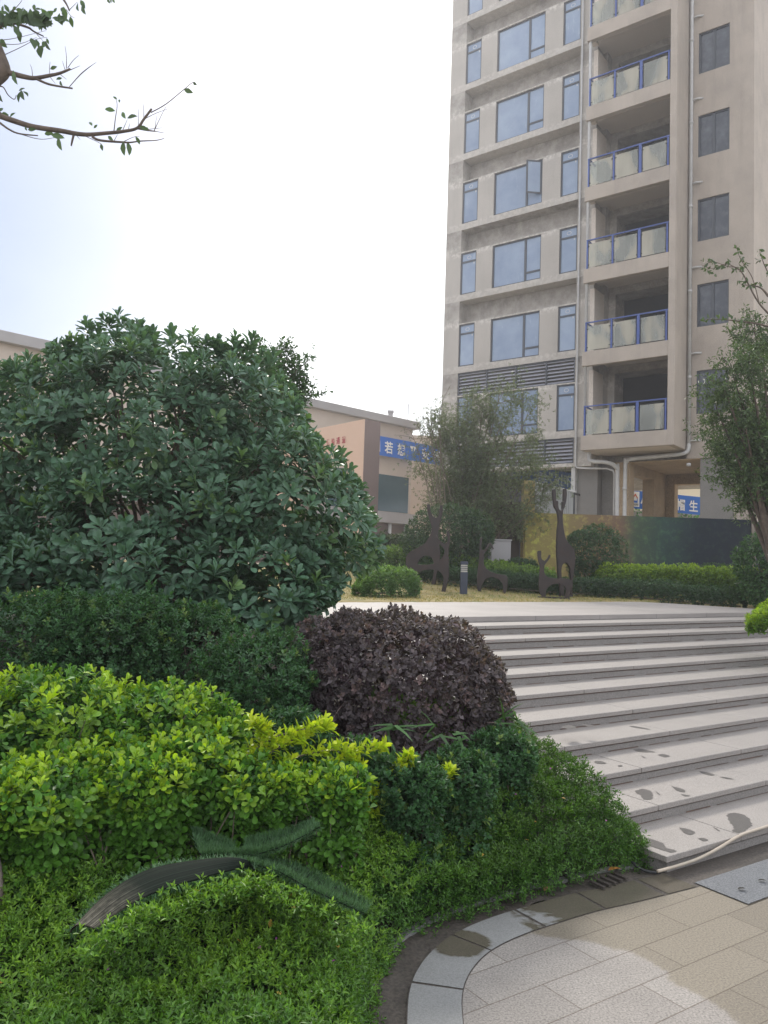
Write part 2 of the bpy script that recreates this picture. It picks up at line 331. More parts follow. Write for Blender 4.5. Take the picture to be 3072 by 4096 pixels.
so_ = ramp(t, noise(t, 9), [(.3, (.018, .015, .011)), (.7, (.05, .04, .028))])
mr2 = nd(t, 'ShaderNodeMapRange'); mr2.inputs[1].default_value = 23; mr2.inputs[2].default_value = 26; t.links.new(sx.outputs[1], mr2.inputs[0])
g2 = mixc(t, g, (.66, .57, .43), mr2.outputs[0])
mr3 = nd(t, 'ShaderNodeMapRange'); mr3.inputs[1].default_value = 1.3; mr3.inputs[2].default_value = 1.1; t.links.new(sx.outputs[1], mr3.inputs[0])
so_ = mixc(t, so_, (.38, .34, .29), mr3.outputs[0])
t.links.new(mixc(t, so_, g2, mr.outputs[0]), p.inputs['Base Color']); p.inputs['Roughness'].default_value = .95; bump(t, p, noise(t, 60, 4), .6)
tag(link('ground', me, M_ground), kind='structure')

# ---------------------------------------------------------------- pavement, edging band, channel, kerb
M_pave, t, p = newmat('beige_pavers')
tc = nd(t, 'ShaderNodeTexCoord'); mp = nd(t, 'ShaderNodeMapping'); mp.vector_type = 'POINT'
mp.inputs['Rotation'].default_value = (0, 0, -(math.pi/2-A2)); t.links.new(tc.outputs['Object'], mp.inputs[0])
ad = nd(t, 'ShaderNodeVectorMath', operation='ADD'); ad.inputs[1].default_value = (.12, .155, 0); t.links.new(mp.outputs[0], ad.inputs[0])
br = nd(t, 'ShaderNodeTexBrick'); br.offset = .45; br.inputs['Scale'].default_value = 1; br.inputs['Brick Width'].default_value = .645; br.inputs['Row Height'].default_value = .21
br.inputs['Mortar Size'].default_value = .003; br.inputs['Mortar Smooth'].default_value = .3; br.inputs['Bias'].default_value = 0
br.inputs['Color1'].default_value = (.315, .286, .243, 1); br.inputs['Color2'].default_value = (.255, .229, .194, 1); br.inputs['Mortar'].default_value = (.16, .13, .10, 1)
t.links.new(ad.outputs[0], br.inputs[0])
gr = ramp(t, noise(t, 110, 3, .7), [(.34, (.58,)*3), (.5, (.98,)*3), (.66, (1.28,)*3)])
at = nd(t, 'ShaderNodeAttribute', attribute_name='Col')
dry = mixc(t, mixc(t, br.outputs[0], gr, 1, 'MULTIPLY'), ramp(t, noise(t, 2.5, 6), [(.3, (.85,)*3), (.7, (1.08,)*3)]), 1, 'MULTIPLY')
dry = mixc(t, dry, (1.02, 1.03, 1.10), 1, 'MULTIPLY')
wet = mixc(t, mixc(t, br.outputs[0], gr, 1, 'MULTIPLY'), (.70, .665, .60), 1, 'MULTIPLY')
t.links.new(mixc(t, dry, wet, at.outputs['Fac']), p.inputs['Base Color'])
rr = nd(t, 'ShaderNodeMapRange'); rr.inputs[3].default_value = .8; rr.inputs[4].default_value = .5; t.links.new(at.outputs['Fac'], rr.inputs[0]); t.links.new(rr.outputs[0], p.inputs['Roughness'])
bump(t, p, mixc(t, br.outputs[1], gr, .15), .5, .004)
M_band, t, p = newmat('grey_edging')
at = nd(t, 'ShaderNodeAttribute', attribute_name='Col')
g0 = ramp(t, noise(t, 160, 3, .6), [(.35, (.195, .195, .19)), (.65, (.275, .274, .268))]); g0 = mixc(t, g0, ramp(t, noise(t, 3), [(.3, (.86,)*3), (.7, (1.05,)*3)]), 1, 'MULTIPLY')
t.links.new(mixc(t, g0, mixc(t, g0, (.50, .44, .35), 1, 'MULTIPLY'), at.outputs['Fac']), p.inputs['Base Color'])
rr = nd(t, 'ShaderNodeMapRange'); rr.inputs[3].default_value = .75; rr.inputs[4].default_value = .22; t.links.new(at.outputs['Fac'], rr.inputs[0]); t.links.new(rr.outputs[0], p.inputs['Roughness'])
def offset_curve(d, n=8, ext=0):
    pts = np.array([p[:2] for p in smooth_line([(a, b) for a, b in KERB], n)])
    if ext: pts = np.vstack([pts, pts[-1] + (np.arange(1, 9)/8*ext)[:, None]*np.array([[U2[0], U2[1]]])])
    tg = unit(np.gradient(pts, axis=0)); nr = np.stack([tg[:, 1], -tg[:, 0]], 1); return pts + nr*d
vn = rng.normal(size=(64, 64))
def vnoise(x, y, sc):
    x = np.asarray(x)*sc % 63; y = np.asarray(y)*sc % 63; i = x.astype(int); j = y.astype(int); fx = x-i; fy = y-j; fx = fx*fx*(3-2*fx); fy = fy*fy*(3-2*fy)
    return vn[i, j]*(1-fx)*(1-fy)+vn[i+1, j]*fx*(1-fy)+vn[i, j+1]*(1-fx)*fy+vn[i+1, j+1]*fx*fy
def fbm(x, y): return vnoise(x+9, y+9, 3)*.5+vnoise(x+5, y+3, 8)*.28+vnoise(x+1, y+7, 21)*.16+vnoise(x+2, y+4, 47)*.1
def sheet(name, V, F, col, mat):
    me = bpy.data.meshes.new(name); me.from_pydata(V.tolist(), [], F); me.update()
    a = me.attributes.new('Col', 'FLOAT_COLOR', 'POINT'); cc = np.ones((len(V), 4)); cc[:, :3] = np.asarray(col)[:, None]
    a.data.foreach_set('color', cc.astype(np.float32).ravel()); return tag(link(name, me, mat), kind='structure')
# beige pavers: dense sheet, wet to the right of a drying patch
px = np.concatenate([[-.2], np.arange(0, 2.6, .018), [3, 4, 6, 10, 20, 60]]); py = np.concatenate([[-20, -3, 1], np.arange(2.0, 5.2, .018), [5.6, 7, 9]])
PX, PY = np.meshgrid(px, py); s_ = PX*N2[0]+PY*N2[1]
dryc = [(.75, 3.2, .42), (.95, 3.42, .33), (1.02, 3.18, .36), (.8, 2.8, .55), (.72, 3.5, .26)]
dd = np.min([np.hypot(PX-a, PY-b)-r for a, b, r in dryc], 0) + .055*fbm(PX, PY) + .022*fbm(PX*4+2, PY*4)
wetm = sstep(-.012, .012, dd); wetm = np.maximum(wetm, sstep(.25, .0, np.abs(s_-2.72))*.4*(PX > 1.1))
kdp = kerb_d(PX, PY); keep = (kdp < -.21) & (s_ < 2.88)
F = [(j*len(px)+i, j*len(px)+i+1, (j+1)*len(px)+i+1, (j+1)*len(px)+i) for j in range(len(py)-1) for i in range(len(px)-1) if keep[j, i] and keep[j+1, i] and keep[j, i+1] and keep[j+1, i+1]]
sheet('pavement', np.stack([PX, PY, np.zeros_like(PX)], -1).reshape(-1, 3), F, wetm.ravel(), M_pave)
# grey edging band (own slabs with open joints), lying 4 mm above the pavers
WCH, WB0, WB1 = .03, .146, .352
rows = [offset_curve(d, 14, 6) for d in np.linspace(WB0, WB1, 15)]
# beside the stairs the band narrows and runs along the first riser
A_ = np.array(rows); nrow, ncol = A_.shape[:2]
cum = np.concatenate([[0], np.cumsum(np.linalg.norm(np.diff(A_[7], axis=0), axis=1))])
Vb = np.concatenate([A_.reshape(-1, 2), np.full((nrow*ncol, 1), .004)], 1)
wb = np.zeros(nrow*ncol)
bx, by = Vb[:, 0], Vb[:, 1]
far = (bx*U2[0]+by*U2[1]) - 2.98 + .22*fbm(bx*1.3, by*1.3)
wb = np.maximum(sstep(-.02, .02, far), sstep(.02, -.02, np.hypot((bx-.40)/.12, (by-3.66)/.10)-1+.5*fbm(bx, by)))
Fb = []
for j in range(nrow-1):
    for i in range(ncol-1):
        if int(cum[i]/.42) == int(cum[i+1]/.42): Fb.append((j*ncol+i, j*ncol+i+1, (j+1)*ncol+i+1, (j+1)*ncol+i))
sheet('edging_band', Vb, Fb, wb, M_band)
a, b = offset_curve(WB0-.005, 14, 6), offset_curve(WB1+.004, 14, 6)
mb = MB(); n = len(a); mb.add(np.vstack([np.c_[a, np.full(n, .0015)], np.c_[b, np.full(n, .0015)]]), [(i, i+1, n+i+1, n+i) for i in range(n-1)])
tag(mb.build('edging_joint_bed', M_mud), kind='structure')
# mud filled drainage channel: uneven floor
ch = [offset_curve(d, 14, .05) for d in np.linspace(-.005, WB0-.003, 9)]
Ac = np.array(ch); m_, n_ = Ac.shape[:2]; Zc = -.012+.010*fbm(Ac[..., 0]*2, Ac[..., 1]*2)
mb = MB(); mb.add(np.c_[Ac.reshape(-1, 2), Zc.ravel()+.012], [(j*n_+i, j*n_+i+1, (j+1)*n_+i+1, (j+1)*n_+i) for j in range(m_-1) for i in range(n_-1)])
tag(mb.build('drainage_channel', M_mud, smooth=True), kind='structure')
mb = MB()
kl = [offset_curve(d, 14) for d in (-.035, .0)]; n = len(kl[0]); cl = np.concatenate([[0], np.cumsum(np.linalg.norm(np.diff(kl[0], axis=0), axis=1))])
i0 = 0
for i in range(1, n):
    if int(cl[i]/.34) != int(cl[i-1]/.34) or i == n-1:
        seg = range(i0, i); q = list(seg)
        if len(q) > 1:
            dz = .014+rng.uniform(-.005, .005); tv = []
            for k in q: tv += [(*kl[0][k], dz), (*kl[1][k], dz), (*kl[0][k], -.05), (*kl[1][k], -.05)]
            fs = []
            for k in range(len(q)-1):
                o = 4*k; fs += [(o, o+1, o+5, o+4), (o+1, o+3, o+7, o+5), (o, o+4, o+6, o+2)]
            fs += [(0, 2, 3, 1), (4*len(q)-4, 4*len(q)-3, 4*len(q)-1, 4*len(q)-2)]; mb.add(tv, fs)
        i0 = i
tag(mb.build('kerb', M_kerb), kind='structure')
# shiny speckled slab at the right with two dead leaves
M_shine = surf('speckled_granite', (.23, .235, .245), (.09, .095, .105), 60, .3, grain=120, bmp=.05)
mb = MB(); mb.prism([us(3.95, 2.37, .0045), us(6.2, 2.37, .0045), us(6.2, 2.66, .0045), us(3.95, 2.68, .0045)], (0, 0, .003)); tag(mb.build('granite_slab', M_shine), kind='structure')

# ---------------------------------------------------------------- stairs
tr_, ri_, se_ = MB(), MB(), MB()
def fr(u, s, z): return us(u, s, z)
for k, z in enumerate(STEP_Z):
    s0 = S0+TREAD*k; s1 = s0+TREAD+.02 if k < 10 else None
    zb = STEP_Z[k-1] if k else -.05; left = 3.92 if k < 9 else 3.92; right = stair_right(s0)
    if k == 10: break
    u = left; off = rng.uniform(.3, 1.2); first = True
    while u < right:
        L_ = off if first else 1.25; first = False; e = min(u+L_, right)
        tr_.box(u+.003, e-.003, s0-.018, s1, z-.036, z+rng.uniform(-.0012, .0012), fr); u = e
    u = left+.03; off = rng.uniform(.4, 1.3); first = True
    while u < right:
        L_ = off if first else 1.3; first = False; e = min(u+L_, right)
        ri_.box(u+.0012, e-.0012, s0+rng.uniform(0, .002), s0+.05, zb-.02, z-.048, fr); u = e
    se_.box(left+.03, right, s0+.004, s0+.3, z-.0475, z-.0365, fr)
    gu = left+.05
    while gu < right-.3:
        gl = rng.uniform(.1, .7); se_.box(gu, min(gu+gl, right), s0-rng.uniform(.003, .008), s0+.0, zb+.0005, zb+rng.uniform(.003, .008), fr); gu += gl+rng.uniform(.02, .3)
def stair_obj(m, name, mat, bv=0): tag(m.build(name, mat, bevel=bv), kind='structure')
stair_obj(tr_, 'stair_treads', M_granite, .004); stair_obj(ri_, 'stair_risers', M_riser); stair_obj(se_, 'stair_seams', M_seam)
mb = MB()
for k in range(10): mb.box(3.945, stair_right(S0+TREAD*k), S0+TREAD*k+.051, S0+TREAD*k+TREAD+.04, -.05, STEP_Z[k]-.045, fr)
tag(mb.build('stair_core', M_riser), kind='structure')
# upper plaza with its rounded far edge
s11 = S0+TREAD*10
ed = [us(3.3, s11, 0), us(14.2, s11, 0), (7.3, 13.0, 0), (6.6, 14.2, 0), (5.8, 15.1, 0), (4.8, 15.75, 0), (3.7, 15.85, 0), (2.6, 15.35, 0), (1.6, 14.5, 0), (.7, 13.75, 0), (-.2, 13.1, 0), (-1.6, 12.2, 0), (-3.0, 11.0, 0)]
ed = [np.array([q[0], q[1], PLAZA-.06]) for q in ed]
mb = MB(); mb.prism(ed, (0, 0, .06)); M_plaza = None
M_plz, t, p = newmat('plaza_granite')
tc = nd(t, 'ShaderNodeTexCoord'); mp = nd(t, 'ShaderNodeMapping'); mp.inputs['Rotation'].default_value = (0, 0, -(math.pi/2-A2)); t.links.new(tc.outputs['Object'], mp.inputs[0])
br = nd(t, 'ShaderNodeTexBrick'); br.inputs['Scale'].default_value = 1; br.inputs['Brick Width'].default_value = 1.2; br.inputs['Row Height'].default_value = .6; br.inputs['Mortar Size'].default_value = .006
br.inputs['Color1'].default_value = (.325, .295, .275, 1); br.inputs['Color2'].default_value = (.30, .272, .256, 1); br.inputs['Mortar'].default_value = (.2, .19, .18, 1); t.links.new(mp.outputs[0], br.inputs[0])
t.links.new(mixc(t, br.outputs[0], ramp(t, noise(t, 1.2, 7), [(.3, (.8,)*3), (.7, (1.05,)*3)]), 1, 'MULTIPLY'), p.inputs['Base Color']); p.inputs['Roughness'].default_value = .6
tag(mb.build('plaza', M_plz), kind='structure')
mb = MB(); mb.box(3.92, 13.2, s11-.005, s11+.25, STEP_Z[9]-.02, PLAZA-.06-.004, fr); tag(mb.build('plaza_riser', M_riser), kind='structure')
# wet splashes on the treads, outlines measured on the picture and laid on their step
def CC(x, y, z): return onz(2380+x/2.397, 2700+y/2.397, z)
def blob(pts, k, nm='wet_patch'):
    z = STEP_Z[k]+.0022; P = [CC(x, y, z)[:2] for x, y in pts]; P = np.array(P); c = P.mean(0); ext = np.ptp(P, axis=0).max()
    cl = smooth_line([np.append(q, 0) for q in P]+[np.append(P[0], 0)], 14)[:-1]; out = []
    for q in cl:
        q = q[:2]; d = q-c; out.append(q+min(.016, .045*ext)*np.array([float(fbm(q[0]*4, q[1]*4)), float(fbm(q[0]*4+2, q[1]*4+5))])+min(.005, .018*ext)*np.array([float(fbm(q[0]*16, q[1]*16)), float(fbm(q[0]*16+2, q[1]*16+5))])+rng.normal(0, .0006, 2))
    mb = MB(); n = len(out); mb.add([(*q, z) for q in out], [tuple(range(n))]); return mb
for k, pts in [(0, [(345, 1515), (430, 1530), (470, 1550), (420, 1575), (350, 1550)]), (0, [(490, 1560), (570, 1580), (640, 1610), (690, 1660), (770, 1680), (740, 1705), (650, 1680), (540, 1640), (490, 1610)]),
     (0, [(815, 1465), (870, 1470), (930, 1490), (955, 1510), (910, 1530), (850, 1510)]), (0, [(990, 1565), (1040, 1560), (1085, 1580), (1040, 1592)]), (0, [(1130, 1455), (1165, 1470), (1200, 1495), (1180, 1492)]),
     (0, [(1270, 1345), (1340, 1320), (1440, 1345), (1500, 1415), (1480, 1480), (1400, 1515), (1330, 1500), (1320, 1440), (1290, 1400)]),
     (1, [(390, 1105), (450, 1090), (530, 1115), (560, 1150), (540, 1190), (470, 1190), (435, 1165), (445, 1150), (400, 1130)]), (1, [(735, 1065), (800, 1080), (860, 1100), (855, 1122), (780, 1105)]), (1, [(575, 1113), (600, 1125), (630, 1150), (605, 1140)]),
     (1, [(1000, 922), (1070, 930), (1150, 955), (1120, 962), (1040, 945)]), (1, [(1190, 975), (1260, 980), (1330, 998), (1260, 995)]), (1, [(820, 1140), (870, 1147), (915, 1157), (860, 1160)]),
     (2, [(365, 712), (430, 705), (500, 718), (570, 738), (490, 738), (420, 735)]), (2, [(600, 765), (650, 757), (720, 775), (670, 787)]), (2, [(0, 822), (60, 825), (110, 845), (50, 850), (0, 840)]), (2, [(215, 868), (240, 862), (265, 870), (235, 877)]), (2, [(440, 773), (465, 780), (490, 797), (465, 790)]),
     (3, [(320, 485), (400, 492), (480, 508), (540, 525), (480, 517), (390, 503)]), (4, [(-150, 470), (-60, 475), (20, 488), (-60, 492)]), (4, [(-330, 500), (-250, 480), (-180, 500), (-240, 520)])]:
    tag(blob(pts, k).build('wet_patch', M_wetst), kind='structure')
# hose along the first riser
def hs(x, y, s): return onpl(2380+x/2.397, 2700+y/2.397, us(0, s, 0), N2)
hp = smooth_line([hs(600, 1882, 2.815), hs(760, 1838, 2.81), hs(980, 1765, 2.81), hs(1180, 1665, 2.812), hs(1400, 1535, 2.818), hs(1659, 1448, 2.822), hs(2300, 1240, 2.822)], 6)
tag(MB().tube(hp, .0088, 8).build('garden_hose', M_hose, smooth=True), 'cream hose running up along the lowest stone step', 'hose')
hp = smooth_line([onz(2380+x/2.397, 2700+y/2.397, z) for x, y, z in [(300, 1740, .06), (380, 1815, .035), (440, 1858, .02), (500, 1882, .014), (575, 1893, .013), (625, 1890, .012)]], 5)
tag(MB().tube(hp, .008, 7).build('drain_pipe', M_black, smooth=True), 'thin black pipe lying in the gutter at the corner of the lowest step', 'pipe')
# grating bars in the channel and litter
mb = MB()
for x, y in [(20, 2020), (75, 1998), (130, 1978), (185, 1955), (235, 1935)]:
    c_ = onz(2380+x/2.397, 2700+y/2.397, .01); mb.box(-.010, .010, -.05, .05, .0, .012, lambda a, b, c, q=c_: q+a*U2+b*N2+np.array([0, 0, c]))
tag(mb.build('drain_grate', surf('rusty_grate', (.055, .044, .037), None, 20, .8)), 'rusty drain grate bars sunk in the muddy gutter', 'grate')
def litter(name, pos, ang, L, W, col, label, catg):
    P = np.array([pos]); d = np.array([[math.cos(ang), math.sin(ang), .12]]); o = leaves(name, P, d, np.array([[.1, .2, 1.]]), L, W, np.array([col]), M_dull, None, 'ovate'); tag(o, label, catg)
litter('fallen_leaf', onz(2380+125/2.397, 2700+1875/2.397, .03), .3, .085, .055, (.52, .22, .05), 'orange dead leaf lying on the kerb beside the steps', 'leaf')
litter('fallen_leaf', onz(2950, 3557, .014), .2, .05, .03, (.02, .016, .012), 'black wet leaf on the shiny grey slab, the nearer one', 'leaf')
litter('fallen_leaf', onz(3030, 3522, .014), .0, .05, .028, (.02, .016, .012), 'black wet leaf on the shiny grey slab, the farther one', 'leaf')
litter('fallen_leaf', onz(1400+770/.9922, 3300+262/.9922, .03), .8, .06, .04, (.28, .17, .09), 'brown dead leaf on the kerb in the middle of the hedge edge', 'leaf')

# ---------------------------------------------------------------- apartment tower (local axes: u along the face, w inwards, z up)
TA = math.atan2(-.6059884, .7954735); TP = (8.519, 27.3, 0)
tower = thing('apartment_tower', 'tall unfinished concrete apartment tower with blue railed balconies', 'building', TP, TA)
def tpart(mb, name, mat, parent=None, bevel=0, smooth=False): return mb.build(name, mat, parent or tower, bevel, smooth)
NF = 9; ZT = 33.9
uA, uB, uC, uD = -8.56, -7.8, -2.53, -1.83
wall = MB()
wall.box(uA, uB, 1.0, 1.6, 5.56, ZT); wall.box(uC, uD, 1.0, 1.6, 5.56, ZT)       # left pier, right pier
wall.box(uB, uC, 1.0, 1.6, 5.56, 5.70)
for k in range(NF-1):
    L = 6.68+3.1*k; H = L+2.08
    wall.box(uB, uC, 1.0, 1.6, L, L+.27); wall.box(uB, uC, 1.0, 1.6, H, H+.05)
    for a, b in ((-7.03, -6.265), (-4.06, -3.275)): wall.box(a, b, 1.0, 1.6, L+.27, H)
wall.box(uA, -1.655, 1.6, 12, 5.7, ZT)                 # body behind
wall.box(-1.655, -1.39, 2.06, 12, 5.7, ZT); wall.box(.95, 1.5, 2.06, 12, 5.7, ZT)
wall.box(-1.39, .95, 4.6, 12, 5.7, ZT)
for k in range(NF):
    b = 6.0+3.1*k
    wall.box(-1.39, .95, 2.06, 4.6, b+.12 if k else 5.7, b+.52)
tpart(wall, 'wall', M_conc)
rw = MB()
for k in range(NF):                                       # right hand wall with window openings
    b = 6.0+3.1*k; z0 = 5.7 if k == 0 else b; z1 = b+3.1
    rw.box(1.5, 1.815, 1.45, 12, z0, z1); rw.box(2.88, 3.68, 1.45, 12, z0, z1); rw.box(1.815, 2.88, 1.45, 12, z0, b+1.26); rw.box(1.815, 2.88, 1.45, 12, b+2.8, z1)
    rw.box(1.815, 2.88, 1.75, 12, b+1.26, b+2.8)
tpart(rw, 'side_wall', M_conc2)
mb = MB(); mb.box(1.27, 1.5, 0, 2.06, 6.0, ZT); tpart(mb, 'balcony_pier', M_conc2, bevel=.012)
def window(u0, u1, z0, z1, w, mull=(), trans=(), mat=M_film, top=None):
    f = MB(); d = .055
    f.box(u0, u0+d, w, w+.09, z0, z1); f.box(u1-d, u1, w, w+.09, z0, z1); f.box(u0+d, u1-d, w, w+.09, z0, z0+d); f.box(u0+d, u1-d, w, w+.09, z1-d, z1)
    for m in mull: f.box(m-.045, m+.045, w+.002, w+.088, z0+d, z1-d)
    for a, b, z in trans: f.box(a, b, w+.003, w+.087, z-.035, z+.035)
    o = tpart(f, 'window', M_frame)
    g = MB(); us_ = [u0+d]+list(mull)+[u1-d]
    for a, b in zip(us_[:-1], us_[1:]): g.box(a, b, w+.035, w+.055, z0+d, z1-d)
    tpart(g, 'pane', mat, o)
    if mat is M_film and len(mull) == 0:
        c = (u0+u1)/2; zz = z1-.22; n = 14; q = MB(); q.add([(c+.095*math.cos(6.283*i/n), w+.031, zz+.075*math.sin(6.283*i/n)) for i in range(n)]+[(c+.075*math.cos(6.283*i/n), w+.031, zz+.058*math.sin(6.283*i/n)) for i in range(n)], [(i, (i+1) % n, n+(i+1) % n, n+i) for i in range(n)]); tpart(q, 'round_seal', M_pvc, o)
        q = MB(); q.box(u1-.17, u1-.13, w-.012, w-.001, z1-.53, z1-.45) ; q.v = [(a_, b_+.045, c_) for a_, b_, c_ in q.v]; tpart(q, 'latch', M_pvc, o)
    return o
ZS = {}
for k in range(NF-1):
    L = 6.68+3.1*k
    window(-6.265, -4.06, L+.27, L+2.08, 1.06, (-4.775,), ((-4.73, -4.115, L+.65),) if k != 3 else ())
    window(-3.275, uC, L+.27, L+2.08, 1.04, (), ((-3.22, uC-.055, L+1.68),))
    window(uB, -7.03, L+.27, L+2.08, 1.04, (), ((uB+.055, -7.085, L+1.68),))
    b = 6.0+3.1*k
    window(1.815, 2.88, b+1.26, b+2.8, 1.50, (2.35,), (), M_glass2)
# a sash swung open on the fourth floor
f = MB(); g = MB(); L = 6.68+9.3; hx = -4.115
def sw(a, b, c): return (hx - .62*math.cos(.75)*a - b*math.sin(.75), 1.05 - .62*math.sin(.75)*a + b*math.cos(.75)*.6, c)
f.box(0, .09, 0, .05, L+.66, L+2.02, sw); f.box(.91, 1, 0, .05, L+.66, L+2.02, sw); f.box(.09, .91, 0, .05, L+.66, L+.72, sw); f.box(.09, .91, 0, .05, L+1.96, L+2.02, sw)
o = tpart(f, 'open_sash', M_frame); g.box(.09, .91, .018, .03, L+.72, L+1.96, sw); tpart(g, 'pane', M_film, o)
# louvres in the two lowest slots
for k, (z0, z1) in enumerate(((5.70, 6.68), (8.81, 9.78))):
    f = MB(); n = 7
    for m in (uB, -6.45, -5.1, -3.78, uC-.06): f.box(m, m+.06, 1.03, 1.12, z0, z1)
    f.box(uB, uC, 1.03, 1.06, z0-.0, z0+.04); f.box(uB, uC, 1.03, 1.06, z1-.04, z1)
    lv = tpart(f, 'louvre', M_frame); g = MB()
    for i in range(n):
        z = z0+(z1-z0)*(i+.5)/n
        g.prism([(uB, 1.06, z-.035), (uB, 1.16, z+.045), (uB, 1.16, z+.06), (uB, 1.06, z-.02)], (uC-uB, 0, 0))
    tpart(g, 'blade', M_louv, lv); g = MB(); g.box(uB, uC, 1.3, 1.32, z0, z1); tpart(g, 'backing', M_dkconc, lv)
# balconies
for k in range(NF-1):
    b = 6.0+3.1*k; s = MB()
    s.box(uD, 1.27, 0, .2, b, b+.53); sf = MB(); sf.box(uD, 1.27, .2, 2.06, b+.40, b+.52); sf.box(uD, uD+.18, .2, .66, b+.14, b+.395)
    sf.box(uD, uD+.17, .66, 1.6, b+.525, b+3.095)
    if k == 0: sf.box(uD, 1.27, .2, 2.06, b+.005, b+.12)
    bal = tpart(s, 'balcony', M_conc2, bevel=.01); tpart(sf, 'soffit', M_plast, bal)
    r = MB(); zt = b+1.63
    for u, wd in ((-1.71, .055), (-.75, .06), (.22, .10), (1.2, .055)): r.box(u-wd/2, u+wd/2, .04, .09, b+.53, zt-.04); r.box(u-wd/2-.03, u+wd/2+.03, .03, .10, b+.53, b+.542)
    r.box(-1.74, 1.26, .035, .095, zt-.04, zt); r.box(-1.74, -1.68, .095, .66, zt-.04, zt)
    tpart(r, 'railing', M_rail, bal)
    for u0, u1 in ((-1.655, -.81), (-.69, .13), (.31, 1.14)):
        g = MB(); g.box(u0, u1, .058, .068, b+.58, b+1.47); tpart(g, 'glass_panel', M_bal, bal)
    for u in (-1.66, -.82, -.68, .14, .30, 1.14):
        for z in (b+.68, b+1.37): tpart(MB().box(u-.03, u+.03, .048, .078, z-.018, z+.018), 'clamp', M_black, bal)
    d_ = MB(); d_.box(-1.39, .95, 3.0, 3.05, b+.52, b+3.3); tpart(d_, 'room_shade_sheet', M_dark, bal)  # dark sheet in the opening stands in for the room's shade
# downpipes
pp = MB()
pp.tube([(-2.42, .93, ZT), (-2.42, .93, 5.62), (-2.36, .93, 5.5), (-2.0, .93, 5.46), (-1.2, .95, 5.42), (-.98, 1.0, 5.34), (-.95, 1.05, 5.2), (-.95, 1.05, 1.1)], .035, 8)
tpart(pp, 'thin_downpipe', M_pvc, smooth=True)
pp = MB(); pp.tube([(-1.74, .12, ZT), (-1.74, .12, 6.0)], .055, 10); tpart(pp, 'balcony_downpipe', M_pvc, smooth=True)
pp = MB(); pp.tube(smooth_line([(-1.70, .5, 5.98), (-1.70, .5, 5.78), (-1.60, .5, 5.66), (-1.2, .6, 5.62), (-.95, .8, 5.56), (-.84, .95, 5.42), (-.82, 1.0, 5.2), (-.82, 1.0, 1.1)], 5), .075, 10); tpart(pp, 'bent_downpipe', M_pvc, smooth=True)
pp = MB(); pp.tube([(1.60, 1.36, ZT), (1.60, 1.36, 6.15)], .06, 10)
pp.tube(smooth_line([(1.60, 1.36, 6.2), (1.58, 1.33, 5.98), (1.40, 1.28, 5.86), (.6, 1.2, 5.80), (-.35, 1.1, 5.74), (-.52, 1.08, 5.62), (-.56, 1.08, 5.4), (-.56, 1.08, 1.1)], 6), .07, 10)
for k in range(NF): z = 6.0+3.1*k+.32; pp.tube([(1.60, 1.36, z-.02), (1.80, 1.37, z), (1.98, 1.46, z)], .035, 8); pp.tube([(1.60, 1.36, z-.9), (1.60, 1.36, z-.8)], .075, 10)
for x in (-.82, -.56): pp.tube([(x, 1.04, 4.62), (x, 1.04, 4.72)], .085, 10)
tpart(pp, 'side_downpipe', M_pvc, smooth=True)
# ground storey: piers, passage with beams
g = MB()
g.box(-2.5, -1.7, 1.3, 1.9, 1.0, 5.695); g.box(-1.7, -1.1, 1.75, 2.4, 1.0, 5.695)
tpart(g, 'grey_pier', M_dkconc)
g = MB(); g.box(-2.66, -2.5, 1.1, 1.5, 1.0, 5.56); tpart(g, 'white_pier', M_pvc)
g = MB(); g.box(-1.1, -.551, 1.46, 2.0, 1.0, 5.695); g.box(-1.0, -.551, 2.0, 4.2, 5.33, 5.695); g.box(-1.0, -.551, 4.2, 5.74, 1.0, 5.695)
g.box(-.551, -.22, 5.74, 6.2, 1.0, 5.695); g.box(-.22, 1.95, 5.74, 6.2, 5.27, 5.695)
tpart(g, 'passage_pier', M_raw)
g = MB(); g.box(-.55, 1.954, 1.47, 5.735, 5.67, 5.692); tpart(g, 'passage_ceiling', M_raw)  # thin slab added to give the ceiling its warm-lit colour
g = MB(); g.box(1.955, 3.05, 1.5, 6.2, 1.0, 5.695); tpart(g, 'dark_pier', M_dkconc)
g = MB(); g.box(3.05, 3.62, 1.52, 3.2, 1.0, 5.695); tpart(g, 'corner_pier', M_conc2)
g = MB(); g.box(-8.3, -2.7, 3.2, 3.35, 1.0, 5.69); tpart(g, 'dark_glazing', M_glass2)

# ---------------------------------------------------------------- lettering
def text(body, size, mat, name, fr, parent=None, bold=.018, mirror=False, sx=1.0, depth=.01):
    cu = bpy.data.curves.new('lettering', 'FONT'); cu.body = body; cu.size = 1; cu.align_x = 'CENTER'; cu.align_y = 'CENTER'; cu.offset = bold
    o = bpy.data.objects.new('lettering', cu); C.objects.link(o); dg = bpy.context.evaluated_depsgraph_get()
    me = bpy.data.meshes.new_from_object(o.evaluated_get(dg)); bpy.data.objects.remove(o); bpy.data.curves.remove(cu)
    v = [x.co for x in me.vertices]; xs = [q.x for q in v]; ys = [q.y for q in v]; cx_, cy_ = (min(xs)+max(xs))/2, (min(ys)+max(ys))/2
    mb = MB(); mb.add([fr((-1 if mirror else 1)*(q.x-cx_)*size*sx, (q.y-cy_)*size) for q in v], [tuple(p.vertices) for p in me.polygons]); bpy.data.meshes.remove(me)
    nm = bpy.data.meshes.new(name); nm.from_pydata(mb.v, [], mb.f); nm.update(); return link(name, nm, mat, parent)
